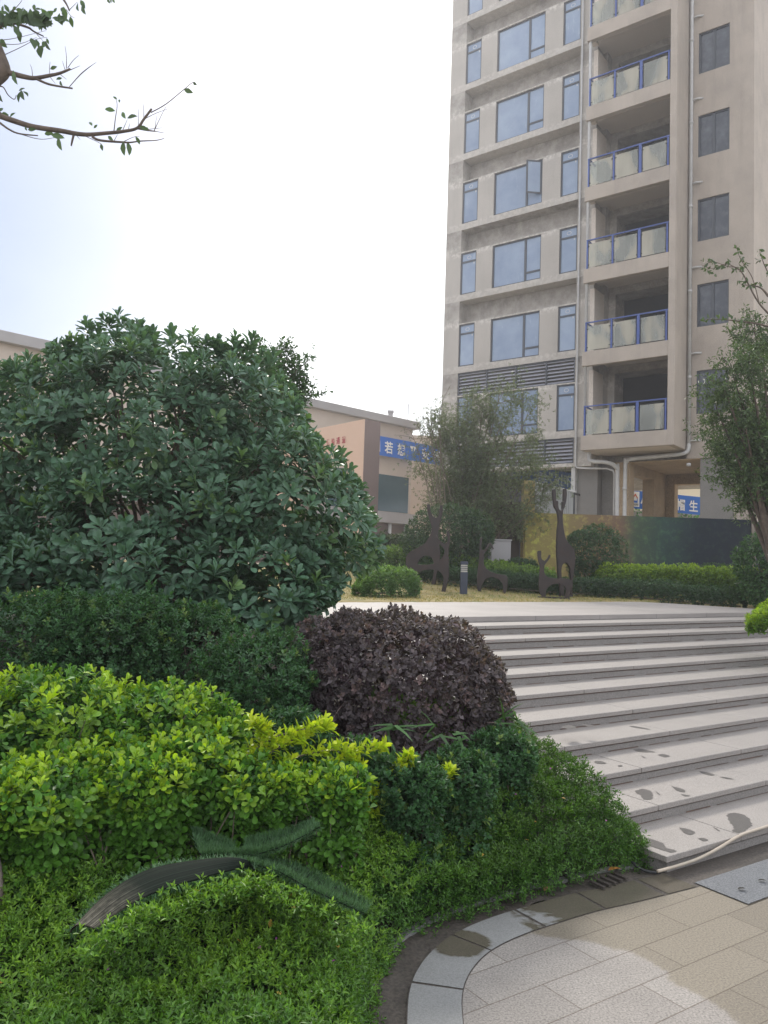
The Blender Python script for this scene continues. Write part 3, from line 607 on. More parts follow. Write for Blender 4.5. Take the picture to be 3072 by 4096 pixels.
def quad_frame(tl, tr_, bl, out):
    """maps (a,b) metres from a sheet's top-left corner onto the sheet; out pushes towards the viewer"""
    tl, tr_, bl = (np.array(q, float) for q in (tl, tr_, bl)); x = unit(tr_-tl); y = unit(tl-bl)
    n = np.cross(x, y); n = n if n @ (EC-tl) > 0 else -n
    return lambda a, b, cx=0, cy=0: tl + x*(cx+a) - y*cy + y*b + n*out
def bannersheet(name, tl, tr_, bl, mat, label, catg, sag=.0, nx_=24):
    tl, tr_, bl = (np.array(q, float) for q in (tl, tr_, bl)); mb = MB(); vs_ = []
    nrm = unit(np.cross(tr_-tl, bl-tl))
    for j in (0, 1):
        for q in (0, .006):
            for i in range(nx_+1):
                a = i/nx_; vs_.append(tl+(tr_-tl)*a+(bl-tl)*j - np.array([0, 0, sag*4*a*(1-a)]) + nrm*(q))
    n = nx_+1; f = []
    for i in range(nx_): f += [(i, i+1, 2*n+i+1, 2*n+i), (n+i, 3*n+i, 3*n+i+1, n+i+1), (i, n+i, n+i+1, i+1), (2*n+i, 2*n+i+1, 3*n+i+1, 3*n+i)]
    f += [(0, 2*n, 3*n, n), (nx_, n+nx_, 3*n+nx_, 2*n+nx_)]
    o = mb.add(vs_, f).build(name, mat); return tag(o, label, catg)

# ---------------------------------------------------------------- long low building at the left
LB0 = np.array([1.29, 38.8, 0]); LD = np.array([-.7071, -.7071, 0]); LN = np.array([-.7071, .7071, 0])   # leftwards, inwards
lb = thing('hall_building', 'long low beige hall with flat grey roof edge behind the large bush', 'building', LB0)
def lf(a, b, z): return LD*a+LN*b+np.array([0, 0, z])
g = MB(); g.box(0, 34, 0, 12, 1.0, 8.36, lf); g.build('wall', M_beige, lb)
g = MB(); g.box(-.3, 34.2, -.28, 12.2, 8.36, 8.72, lf); roof = g.build('roof', M_fascia, lb, bevel=.02)
g = MB(); q = onY(1563, 1640, 38.6)-LB0; g.box(q[0]-.12, q[0]+.12, .4, .7, 8.72, q[2]+0, None); g.box(q[0]-.16, q[0]+.16, .36, .74, q[2], q[2]+.1, None); g.build('chimney', M_fascia, roof)
g = MB(); q = onY(1634, 1615, 39.5)-LB0; g.tube([(q[0], .7, 8.7), (q[0], .7, q[2])], .02, 6); g.build('antenna', M_black, roof)
g = MB(); g.box(.2, 5.5, -.03, .02, 4.15, 5.9, lf); g.build('window_band', surf('teal_glazing', (.05, .10, .12), (.035, .075, .09), 1, .15), lb)
g = MB(); g.box(-.1, 34, -.35, -.02, 3.6, 4.1, lf); g.build('canopy', M_fascia, lb)
g = MB(); g.box(.2, 34, -.06, .02, 1.0, 3.55, lf); g.build('base_storey', surf('brown_cladding', (.17, .125, .11), (.13, .10, .09), 2, .7), lb)
g = MB(); g.box(1.9, 3.1, -.10, -.055, 1.0, 2.75, lf); g.build('door', M_frame, lb)
for a in (.5, 1.6): g = MB(); g.tube([lf(a, -.2, 1.0), lf(a, -.2, 3.6)], .09, 10); g.build('column', M_pvc, lb, smooth=True)
g = MB(); p0 = onY(1640, 1752, 43); p1 = onY(1800, 1768, 43); g.box(p0[0]-.2, p1[0]+6, 43, 49, 1.0, p0[2]); g.box(p0[0]-.3, p1[0]+6.1, 42.9, 49, p0[2], p0[2]+.15)
tag(g.build('low_block', M_beige), 'low beige block between the hall and the tower', 'building')
# blue banner along that building
def onlb(x, y, b): return onpl(x, y, LB0+LN*b, LN)
tl, tr_2, bl = onlb(1496, 1739, -.5), onlb(1790, 1795, -.5), onlb(1496, 1817, -.5)
bannersheet('banner', tl, tr_2, bl, M_banner, 'blue banner with large white characters hung below the hall roof', 'banner')
bn = C.objects['banner']; qf = quad_frame(tl, tr_2, bl, .03); hgt = np.linalg.norm(tl-bl)
for ch_, px_ in (('日', 1505), ('若', 1552), ('想', 1603), ('平', 1652), ('安', 1700), ('请', 1745)):
    d = onlb(px_, 1790, -.5)-tl; a = d @ unit(tr_2-tl)
    text(ch_, hgt*.66, M_white, 'lettering', lambda x, y, a=a: qf(x, y, a, hgt*.53), bn, .022, sx=.95)
# banner reflection in the tower glazing, modelled as a dim reversed sheet
def ont(x, y, wv): return onpl(x, y, np.array(TP)+wv*np.array([.6059884, .7954735, 0]), np.array([.6059884, .7954735, 0]))
tl, tr_2, bl = ont(1960, 1832, 2.6), ont(2296, 1895, 2.6), ont(1960, 1890, 2.6); bl = tl-np.array([0, 0, .72])
bannersheet('banner', tl, tr_2, bl, M_bannerrefl, 'dim reflection of a blue banner in the glazing under the tower, characters reversed', 'banner')
bn = [o for o in C.objects if o.name.startswith('banner')][-1]; qf = quad_frame(tl, tr_2, bl, .02); hgt = .72
for ch_, px_ in (('牢', 1990), ('固', 2030), ('安', 2150), ('全', 2175), ('大', 2198), ('人', 2225), ('小', 2250), ('不', 2275)):
    a = (ont(px_, 1880, 2.6)-tl) @ unit(tr_2-tl); text(ch_, .50 if px_ > 2100 else .56, M_greyl, 'lettering', lambda x, y, a=a: qf(x, y, a, hgt*.5), bn, .012, mirror=True, sx=.8)
# banner, ivy wall and pale wall beyond the passage
tl, tr_2, bl = onY(2500, 1958, 40), onY(2860, 1994, 40), onY(2500, 2030, 40); bl = np.array([tl[0], tl[1], bl[2]])
bannersheet('banner', tl, tr_2, bl, M_banner, 'blue banner with a house emblem and white characters seen through the passage', 'banner')
bn = [o for o in C.objects if o.name.startswith('banner')][-1]; qf = quad_frame(tl, tr_2, bl, .03); hgt = tl[2]-bl[2]
for ch_, px_ in (('小', 2580), ('心', 2625), ('戴', 2670), ('帽', 2723), ('生', 2774), ('命', 2826)):
    a = (onY(px_, 1990, 40)-tl)[0]; text(ch_, hgt*.66, M_white, 'lettering', lambda x, y, a=a: qf(x, y, a, hgt*.54), bn, .02, sx=.78)
a0 = (onY(2524, 1990, 40)-tl)[0]; a1_ = (onY(2557, 1990, 40)-tl)[0]
g = MB(); g.add([qf(x, 0, 0, y) for x, y in ((a0, .07*hgt), (a1_, .05*hgt), (a1_, .9*hgt), (a0, .9*hgt))], [(0, 1, 2, 3)]); g.build('emblem_plate', M_white, bn)
qf2 = quad_frame(tl, tr_2, bl, .045); am = (a0+a1_)/2; hw = (a1_-a0)/2
def poly(pts, nm, mat): q = MB(); q.add([qf2(am+x*hw, 0, 0, y*hgt) for x, y in pts], [tuple(range(len(pts)))]); q.build(nm, mat, bn)
poly([(-.62, .40), (0, .16), (.62, .40), (.48, .46), (0, .28), (-.48, .46)], 'emblem_roof', M_orange)
poly([(-.55, .44), (-.38, .44), (-.38, .56), (.38, .56), (.38, .44), (.55, .44), (.55, .68), (-.55, .68)], 'emblem_house', M_banner)
text('诚城建筑', hgt*.14, M_black, 'lettering', lambda x, y: qf2(x, y, am, hgt*.78), bn, .01, sx=.62)
wl = MB(); p0 = onY(2420, 2048, 41); p1 = onY(2990, 2070, 41); zi = 1.7+(onY(2720, 2046, 41)[2]-1.7)
wl.box(p0[0]-2, p1[0]+3, 41.2, 41.5, 1.0, zi); tag(wl.build('boundary_wall', M_beige), 'low wall overgrown with ivy seen through the passage', 'wall')
P = np.c_[rng.uniform(p0[0]-1, p1[0]+1, 3500), 41.15-rng.uniform(0, .25, 3500), rng.uniform(1.2, zi+.15, 3500)]
tag(leaves('ivy', P, unit(rng.normal(size=(3500, 3))*.6+np.array([0, -.5, -.5])), np.tile([0, -1., .3], (3500, 1)), .16, .11, np.array([[.07, .16, .03]])*(1+rng.normal(0, .35, (3500, 1))).clip(.3, 2), M_leaf), 'green ivy hanging under the banner seen through the passage', 'ivy', kind='stuff')
g = MB(); g.box(8, 26, 47, 50, 1.0, 7.7); g.box(13.2, 26, 47-.1, 47-.003, 6.9, 7.05)
tag(g.build('rear_building', surf('cream_render', (.78, .70, .52), (.72, .64, .48), 1, .8)), 'pale cream building standing beyond the passage', 'building')

# ---------------------------------------------------------------- peach entrance gate
GC = np.array([-.642, 22.0, 0]); GD = np.array([-.6247, .7809, 0]); GS = np.array([.7809, .6247, 0])
gate = thing('entrance_gate', 'tall peach entrance gate with red characters and a wavy arch opening', 'gate', GC)
def gf(a, b, z): return GD*a+GS*b+np.array([0, 0, z])
zt = onY(1444, 1676, 22)[2]
def ong(x, y): q = onpl(x, y, GC, GS)-GC; return (q @ GD, q[2])
arch = [ong(1250+x/3.687, 1650+y/3.687) for x, y in [(502, 1500), (500, 900), (512, 830), (500, 760), (508, 625), (470, 632), (430, 622), (395, 640), (370, 660), (340, 695), (295, 680), (250, 640)]]
al = arch[-1][0]
pts = [(0, 1.0), (arch[0][0], 1.0)] + arch + [(al+.35, arch[-1][1]+.12), (al+.9, arch[-1][1]+.1), (al+1.5, arch[-1][1]-.25), (al+1.6, 1.0), (al+3.2, 1.0), (al+3.2, zt), (0, zt)]
g = MB(); g.prism([gf(a, 0, z) for a, z in pts], GS*.03); g.build('front_panel', M_peach, gate)
side = [(a, z) for a, z in pts]
g = MB(); g.prism([gf(a, .032, z-.003) for a, z in pts], GS*.56); g.build('body', M_mauve, gate)
qa = ong(1250+470/3.687, 1650+410/3.687)
for ch_, xx, yy in (('道', 463, 402), ('通', 380, 415), ('验', 305, 428), ('体', 235, 440), ('宾', 150, 452), ('贵', 70, 465)):
    a, z = ong(1250+xx/3.687, 1650+yy/3.687); text(ch_, .215, M_red, 'lettering', lambda x, y, a=a, z=z: gf(a-x, -.006, z+y), gate, .02, sx=.85)

# ---------------------------------------------------------------- hoarding with printed forest picture, corrugated fence
M_print, t, p = newmat('printed_forest')
tc = nd(t, 'ShaderNodeTexCoord'); sx = nd(t, 'ShaderNodeSeparateXYZ'); t.links.new(tc.outputs['Object'], sx.inputs[0])
ns = noise(t, 1.5, 7, .68); 
mx = nd(t, 'ShaderNodeMath', operation='MULTIPLY_ADD'); mx.inputs[1].default_value = .9; t.links.new(ns, mx.inputs[0]); t.links.new(sx.outputs[0], mx.inputs[2])
mr = nd(t, 'ShaderNodeMapRange'); mr.inputs[1].default_value = .2; mr.inputs[2].default_value = 6.6; t.links.new(mx.outputs[0], mr.inputs[0])
c = ramp(t, mr.outputs[0], [(.0, (.28, .235, .075)), (.18, (.25, .20, .08)), (.30, (.19, .13, .075)), (.42, (.16, .10, .07)), (.50, (.055, .075, .05)), (.62, (.03, .055, .05)), (.75, (.014, .020, .030)), (1, (.016, .020, .028))])
lf_ = ramp(t, noise(t, 6, 8, .75), [(.50, (0, 0, 0)), (.64, (1, 1, 1))])
c = mixc(t, c, mixc(t, c, (2.1, 2.5, 1.5), 1, 'MULTIPLY'), lf_); c = mixc(t, c, mixc(t, c, (.5, .5, .5), 1, 'MULTIPLY'), ramp(t, noise(t, 3, 8, .7), [(.5, (0, 0, 0)), (.7, (.8,)*3)]))
t.links.new(c, p.inputs['Base Color']); p.inputs['Roughness'].default_value = .75; p.inputs['Specular IOR Level'].default_value = .2
HX0, HX1, HZ = 3.78, 9.83, 3.16
ho = thing('hoarding', 'long printed forest hoarding, yellow at one end and dark navy at the other', 'hoarding', (HX0, 21, 0))
g = MB(); g.box(0, HX1-HX0, 0, .08, 1.0, HZ); g.build('panel', M_print, ho)
g = MB(); g.box(HX1-HX0-.02, HX1-HX0+.08, -.06, -.003, 1.0, HZ+.02); g.build('post', surf('brown_post', (.22, .18, .15), None, 5, .7), ho)
g = MB(); g.box(HX1-HX0+.08, HX1-HX0+3.4, .02, .08, 1.0, HZ-.05); g.build('dark_return', surf('dark_panel', (.03, .04, .045), None, 2, .5), ho)
g = MB(); g.box(-.03, .26, .085, .5, 1.0, onY(2110, 1925, 21.3)[2]); 
M_leafprint = surf('yellow_leaf_print', (.50, .40, .10), (.20, .15, .10), 12, .5)
tag(g.build('printed_pillar', M_leafprint, loc=None), 'narrow pillar printed with yellow leaves at the end of the hoarding', 'pillar'); C.objects['printed_pillar'].location = (HX0, 21, 0)
p0 = onY(2046, 2050, 21.6); g = MB(); g.box(p0[0]-.5, HX0-.05, 21.5, 21.6, 1.0, onY(2060, 2010, 21.6)[2]); tag(g.build('brown_screen', surf('brown_boards', (.085, .062, .05), (.06, .045, .038), 4, .8)), 'dark brown screen wall behind the airy tree', 'screen')
f0 = onY(2117, 1926, 22); f1 = onY(2300, 1973, 24.6)
cf = thing('corrugated_fence', 'grey corrugated sheet fence with sloping top rail above the hoarding', 'fence', (f0[0], 22, 0))
dv = np.array([f1[0]-f0[0], 2.6, 0]); Lf = np.linalg.norm(dv); dv /= Lf; nv = np.array([dv[1], -dv[0], 0]); g = MB(); n = int(Lf/.035); vs_ = []
for i in range(n+1):
    o_ = .022*(1 if (i//2) % 2 else -1); q = dv*(i*Lf/n)+nv*o_; vs_ += [(q[0], q[1], 1.0), (q[0], q[1], f0[2]-.02)]
g.add(vs_, [(2*i, 2*i+2, 2*i+3, 2*i+1) for i in range(n)]); g.build('sheet', M_corr, cf)
g = MB(); g.tube([(0, 0, f0[2]), tuple(dv*Lf+np.array([0, 0, f0[2]]))], .035, 8); g.build('top_rail', M_pvc, cf)
g = MB(); q = dv*(Lf-.1)-nv*.0; g.box(q[0]-.03, q[0]+.03, q[1]-.05, q[1]+.01, 1.0, f0[2]-.05); q2 = dv*(Lf+.35); g.tube([tuple(q+np.array([0, 0, f0[2]-.06])), tuple(q2+np.array([0, 0, f0[2]-.06]))], .04, 6); g.build('post', M_black, cf)
p0 = onY(2000, 2165, 19.2); bx_ = thing('utility_box', 'pale grey box on the bank behind the sculptures', 'box', (p0[0], 19.2, 1.55)); g = MB(); g.box(-.2, .27, 0, .3, .0, p0[2]-1.55+.02); g.build('body', M_fascia, bx_, bevel=.01); g = MB(); g.box(-.22, .29, -.02, .32, p0[2]-1.55+.02, p0[2]-1.55+.05); g.build('lid', M_fascia, bx_)

# ---------------------------------------------------------------- deer sculptures cut from thick steel plate
def deer(name, pts, sc, ox, oy, Y, label, thick=.10, turn=-.14):
    P = [onY(ox+x/sc, oy+y/sc, Y) for x, y in pts]; P = smooth_closed(P); zmin = min(q[2] for q in P); xm = np.mean([q[0] for q in P])
    base = np.array([xm, Y, zmin]); g = MB(); g.prism([q-base for q in P], (0, thick, 0))
    th = thing('deer_sculpture', label, 'sculpture', base, turn, 'steel deer sculptures on the lawn'); g.build('plate', M_steel, th, bevel=.012)
    g = MB(); 
    xs_ = [q[0]-xm for q in P if q[2] < zmin+.12]; g.box(min(xs_)-.02, max(xs_)+.02, .02, thick-.02, -.10, .004); g.build('base_bar', M_steel, th)
def smooth_closed(P):
    n = len(P); out = []
    for i in range(n):
        a, b, c, d = P[i-1], P[i], P[(i+1) % n], P[(i+2) % n]
        v1 = unit(b-a); v2 = unit(c-b); v3 = unit(d-c); L = np.linalg.norm(c-b)
        out.append(b)
        if v1 @ v2 > .45 and v2 @ v3 > .45:
            for t in (.33, .66): out.append(.5*(2*b+(c-a)*t+(2*a-5*b+4*c-d)*t*t+(3*b-a-3*c+d)*t**3))
    return out
deer('d', [(268, 1050), (285, 1000), (310, 965), (370, 925), (450, 885), (520, 848), (570, 800), (610, 740), (640, 670), (650, 610), (640, 540), (620, 480), (600, 400), (585, 330), (580, 250), (620, 245), (630, 320), (650, 390), (685, 438), (718, 445), (745, 425), (762, 370), (775, 262), (812, 262), (812, 340), (800, 420), (780, 490), (760, 560), (745, 650), (745, 760), (760, 850), (775, 950), (775, 1010), (765, 1080), (742, 1200), (720, 1310), (690, 1502), (630, 1500), (650, 1400), (672, 1300), (685, 1200), (680, 1110), (660, 1055), (620, 1015), (560, 1005), (500, 1030), (460, 1070), (440, 1120), (428, 1200), (420, 1300), (405, 1400), (398, 1455), (335, 1455), (310, 1390), (285, 1290), (268, 1180)], 3.687, 1550, 1950, 16.7, 'tall dark steel deer at the back left, its antlers against the domed shrub')
deer('d', [(284, 1240), (290, 1205), (312, 1170), (350, 1145), (420, 1136), (520, 1140), (620, 1136), (690, 1120), (750, 1088), (800, 1040), (832, 985), (842, 930), (826, 890), (785, 850), (745, 800), (705, 740), (686, 702), (718, 698), (750, 755), (795, 808), (838, 832), (872, 815), (888, 770), (878, 700), (864, 652), (904, 640), (918, 700), (920, 780), (908, 860), (896, 950), (906, 1250), (895, 1350), (872, 1450), (850, 1552), (790, 1546), (810, 1450), (826, 1370), (818, 1310), (790, 1262), (730, 1225), (640, 1210), (540, 1218), (450, 1262), (412, 1320), (396, 1400), (405, 1482), (336, 1475), (312, 1390), (292, 1300)], 3.687, 1550, 1950, 15.5, 'low long-backed steel deer in front of the tall left one')
deer('d', [(1370, 740), (1398, 735), (1390, 800), (1384, 870), (1400, 918), (1424, 928), (1450, 895), (1470, 850), (1490, 822), (1530, 822), (1548, 860), (1570, 905), (1556, 915), (1530, 880), (1508, 850), (1490, 885), (1460, 935), (1432, 975), (1422, 1040), (1420, 1110), (1440, 1170), (1480, 1215), (1540, 1250), (1640, 1280), (1720, 1290), (1760, 1310), (1772, 1400), (1760, 1480), (1738, 1590), (1690, 1590), (1705, 1500), (1690, 1420), (1650, 1365), (1580, 1330), (1510, 1325), (1440, 1365), (1400, 1430), (1380, 1500), (1388, 1585), (1340, 1572), (1325, 1480), (1318, 1350), (1330, 1200), (1348, 1080), (1355, 950), (1358, 840)], 3.687, 1550, 1950, 16.0, 'rust-brown steel deer with upright neck just right of the bollard light')
deer('d', [(500, 1020), (512, 1004), (545, 1004), (550, 1030), (548, 1080), (562, 1120), (592, 1140), (622, 1115), (645, 1075), (652, 1058), (672, 1062), (666, 1090), (640, 1135), (605, 1180), (590, 1220), (588, 1280), (605, 1330), (660, 1362), (760, 1375), (860, 1372), (925, 1390), (955, 1430), (958, 1480), (930, 1530), (908, 1625), (860, 1625), (872, 1540), (850, 1475), (800, 1445), (720, 1445), (650, 1480), (612, 1540), (608, 1612), (556, 1608), (530, 1560), (516, 1480), (520, 1350), (530, 1270), (530, 1210), (515, 1150), (503, 1080)], 3.318, 2000, 1900, 15.3, 'small dark steel deer with curved horns standing in front of the tallest one')
deer('d', [(700, 235), (705, 192), (736, 188), (740, 240), (742, 340), (770, 345), (772, 400), (782, 450), (810, 480), (833, 452), (832, 352), (848, 348), (848, 262), (852, 180), (886, 182), (892, 250), (880, 350), (862, 420), (842, 470), (834, 560), (838, 640), (852, 740), (880, 850), (935, 925), (985, 975), (1005, 1050), (1005, 1150), (992, 1250), (980, 1350), (966, 1450), (966, 1588), (938, 1588), (945, 1450), (945, 1300), (930, 1222), (900, 1180), (870, 1166), (840, 1182), (820, 1222), (815, 1300), (828, 1400), (852, 1500), (850, 1588), (806, 1588), (798, 1480), (782, 1380), (772, 1280), (766, 1150), (757, 1000), (760, 850), (766, 730), (778, 640), (775, 560), (758, 480), (722, 420), (708, 330)], 3.318, 2000, 1900, 16.4, 'tallest slim steel deer with high antlers before the yellow hoarding', turn=.12)
# bollard light
b0 = onY(1855, 2379, 15.2); bo = thing('bollard_light', 'short navy square bollard light between the deer', 'bollard', b0)
g = MB(); g.box(-.068, .068, 0, .136, -.05, .435); g.build('post', M_bollard, bo, bevel=.006)
g = MB(); g.box(-.060, .060, .008, .128, .435, .575); g.build('lens', M_lens, bo)
g = MB(); [g.box(-.067, .067, .001, .135, z, z+.012) for z in (.465, .50, .535)]; g.box(-.068, .068, 0, .136, .575, .64); g.build('louvre_cap', M_bollard, bo, bevel=.003)

# ---------------------------------------------------------------- planting
def plant(name, label, catg, base, group=None): return thing(name, label, catg, base, 0, group)
def tz(x, y): return float(terrain(x, y))
def mound(nz, base): return base
# --- the large bush: rosettes of long rounded leaves
BY = 6.7
be = [(D(320, 990, BY), (1.12, 1.0, 1.04)), (D(594, 1130, BY-.2), (.74, .8, .70)), (D(485, 940, BY+.2), (.70, .8, .66)), (D(50, 1040, BY), (.95, .9, .88)), (D(300, 1180, BY-.5), (.95, .7, .62)), (D(560, 1220, BY-.5), (.72, .6, .5)), (D(215, 850, BY), (.50, .5, .50)), (D(330, 1265, BY-1.0), (.85, .4, .30)), (D(110, 1245, BY-.9), (.7, .4, .30)), (D(590, 1290, BY-.9), (.45, .4, .26))]
bb = np.array([-1.7, BY, tz(-1.7, BY)])
bush = plant('evergreen_bush', 'huge rounded evergreen bush with rosettes of broad dark leaves', 'bush', bb)
P, N = ell_shell(be, 2500, .94, 1.05, .92); P2, N2_ = ell_shell(be, 1500, .62, .9, .6)
sel = P[:, 2] > 1.15; P, N = P[sel], N[sel]
A_ = unit(N*.9+np.array([0, -.15, .55])+rng.normal(0, .28, N.shape)); Ab = unit(N2_*.6+np.array([0, 0, .7])+rng.normal(0, .3, N2_.shape))
lump = (.10*np.sin(P[:, 0]*7+P[:, 2]*5)+.07*np.sin(P[:, 2]*11+P[:, 1]*6))[:, None]; P = P+N*lump
young = (rng.random(len(P)) < .10)*rng.uniform(.5, 1, len(P))
r1 = rosettes(P, A_, 12, (18, 88), (.085, .132), .36, (.13, .22, .07), (.070, .138, .086), .18, .07, tip=young)
r2 = rosettes(P2, Ab, 8, (30, 100), (.09, .13), .38, (.05, .105, .06), (.055, .112, .066), .2, .08)
# tall shoots on the skyline
sp = np.array([D(x, y, BY+rng.uniform(-.3, .3)) for x, y in [(215, 722), (225, 745), (285, 708), (292, 730), (330, 722), (370, 720), (378, 740), (470, 742), (475, 762), (545, 735), (550, 758), (590, 770), (60, 775), (160, 762), (30, 800), (735, 985), (775, 1050), (790, 1090), (800, 1130), (800, 1190), (250, 735), (420, 745), (505, 755)]])
r3 = rosettes(sp, np.tile([0, -.05, 1.], (len(sp), 1))+rng.normal(0, .12, sp.shape), 17, (8, 85), (.11, .16), .34, (.07, .13, .08), (.070, .138, .086), .2, .12)
q = cat(r1, r2, r3)
leaves('foliage', q[0], q[1], q[2], q[3], q[4], q[5], M_gloss, bush, 'obov', bb)
mb = MB(); tips = [P2[i] for i in rng.integers(0, len(P2), 60)]; stems(mb, bb, tips, .03, .006, .2); mb.build('branches', M_bark, bush, loc=bb)
# small leaved tree sticking out behind the bush
ST = np.array([-.95, 8.2, tz(-.95, 8.2)]); sprig = plant('small_leaved_tree', 'thin tree with tiny leaves poking out behind the huge bush', 'tree', ST)
mb = MB(); LP, LA = [], []
for x, y in [(600, 765), (625, 770), (640, 790), (650, 805), (655, 830), (670, 845), (630, 750), (615, 740), (645, 775), (660, 820), (640, 850), (600, 800), (580, 760), (670, 775), (620, 815), (690, 850), (650, 870), (560, 740)]:
    tp = D(x, y, 8.2+rng.uniform(-.2, .2)); st = D(560+rng.uniform(-20, 20), 900, 8.2); ln = smooth_line([ST, st, st*.5+tp*.5+np.array([0, 0, .06]), tp], 5); mb.tube(ln, np.linspace(.018, .003, len(ln)), 4)
    for k in range(7, len(ln)):
        for _ in range(9): LP.append(ln[k]+rng.normal(0, .045, 3)); LA.append(unit(ln[k]-ln[k-1]+rng.normal(0, .012, 3)))
LP, LA = np.array(LP), np.array(LA); mb.build('branches', M_bark, sprig, loc=ST)
r = rosettes(LP, LA, 3, (30, 70), (.045, .07), .42, (.05, .10, .04), (.04, .085, .04), .2, .02); leaves('foliage', *r, M_leaf, sprig, 'rhomb', ST)

# --- purple rounded shrub
pc = np.array([.10, 5.15, .90]); pb = np.array([.1, 5.15, tz(.1, 5.15)]); pur = plant('purple_shrub', 'clipped dome shrub with small dark purple leaves beside the steps', 'shrub', pb)
pe = [(pc, (.72, .66, .50)), (pc+np.array([-.32, -.05, .02]), (.42, .5, .46)), (pc+np.array([.36, .05, -.10]), (.40, .5, .40)), (pc+np.array([.0, -.2, -.25]), (.68, .5, .30))]
P, N = ell_shell(pe, 5200, .94, 1.04, .95, .42); P2, N2_ = ell_shell(pe, 5000, .72, .95, .75, .42)
P += N*(.018*np.sin(P[:, :1]*19+P[:, 2:]*13)+.012*np.sin(P[:, 2:]*31))
A_ = unit(N+np.array([0, 0, .35])+rng.normal(0, .45, N.shape))
r1 = rosettes(P, A_, 6, (15, 85), (.026, .044), .7, (.13, .085, .08), (.084, .068, .073), .28, .03, tip=(rng.random(len(P)) < .2)*rng.uniform(.4, 1, len(P)))
r2 = rosettes(P2, unit(N2_+rng.normal(0, .5, N2_.shape)), 5, (20, 95), (.026, .04), .6, (.075, .05, .058), (.07, .048, .056), .2, .03)
leaves('foliage', *cat(r1, r2), M_dull, pur, 'rhomb', pb)
mb = MB(); stems(mb, pb, [P2[i] for i in rng.integers(0, len(P2), 45)], .012, .003, .1); mb.build('branches', M_twig, pur, loc=pb)
mb = MB()
for i in rng.integers(0, len(P), 70):
    tp = P[i]+N[i]*rng.uniform(.0, .035); t0 = tp-unit(N[i]+rng.normal(0, .8, 3))*rng.uniform(.05, .13); mb.tube(smooth_line([t0, (t0+tp)/2+rng.normal(0, .012, 3), tp], 3), np.linspace(.0026, .0012, 7), 4)
mb.build('twigs', surf('pale_twig', (.34, .25, .22), None, 9, .8), pur, loc=pb)

# --- dark green small leaved shrubs
spots = [((60, 1390), 150, 4.8, 'left edge under the huge bush'), ((225, 1385), 145, 4.9, 'below the middle of the huge bush'), ((400, 1400), 135, 5.0, 'between the huge bush and the golden shrub'), ((545, 1475), 118, 4.6, 'left of the purple dome'),
         ((640, 1605), 80, 4.15, 'under the left side of the purple dome'), ((765, 1668), 76, 4.0, 'under the middle of the purple dome'), ((880, 1708), 78, 3.95, 'in front of the purple dome, between golden sprigs'), ((990, 1682), 74, 4.2, 'under the right side of the purple dome'), ((1080, 1640), 70, 4.55, 'close to the steps by the purple dome')]
for (x, y), rp, Y, wh in spots:
    c = D(x, y+(28 if Y > 4.5 and x < 500 else 0), Y); r = rp*1.8517/FOC*Y; b = np.array([c[0], c[1], tz(c[0], c[1])]); o = plant('green_shrub', 'dark green shrub with tiny round leaves, '+wh, 'shrub', b, 'dark small leaved shrubs')
    h = max(.2, c[2]-b[2]); E_ = [(c, (r, r*.9, r*.85))] + [(c+np.array([math.cos(a)*r*.65, math.sin(a)*r*.5, rng.uniform(-.25, .4)*r]), (r*.45, r*.45, r*rng.uniform(.35, .65))) for a in rng.uniform(0, 6.28, 7)] + [((c+b)/2, (r*.9, r*.8, h*.6))]
    n = int(1500*(rp/110)); P, N = ell_shell(E_, n, .80, 1.20, .85, b[2]+.03); P2, N2_ = ell_shell(E_, n//2, .6, .9, .6, b[2]+.03)
    A_ = unit(N*.7+np.array([0, 0, .8])+rng.normal(0, .3, N.shape)); yg = ((rng.random(len(P)) < .07)*rng.uniform(.3, 1, len(P)))
    r1 = rosettes(P, A_, 9, (12, 85), (.024, .040), .58, (.16, .23, .06), (.048, .115, .046), .25, .035, tip=yg); r2 = rosettes(P2, unit(N2_+rng.normal(0, .4, N2_.shape)), 5, (20, 90), (.02, .03), .58, (.04, .09, .038), (.032, .075, .032), .2, .03)
    leaves('foliage', *cat(r1, r2), M_leaf, o, 'rhomb', b)
    mb = MB(); stems(mb, b, [P2[i] for i in rng.integers(0, len(P2), 14)], .008, .002, .02); mb.build('branches', M_twig, o, loc=b)

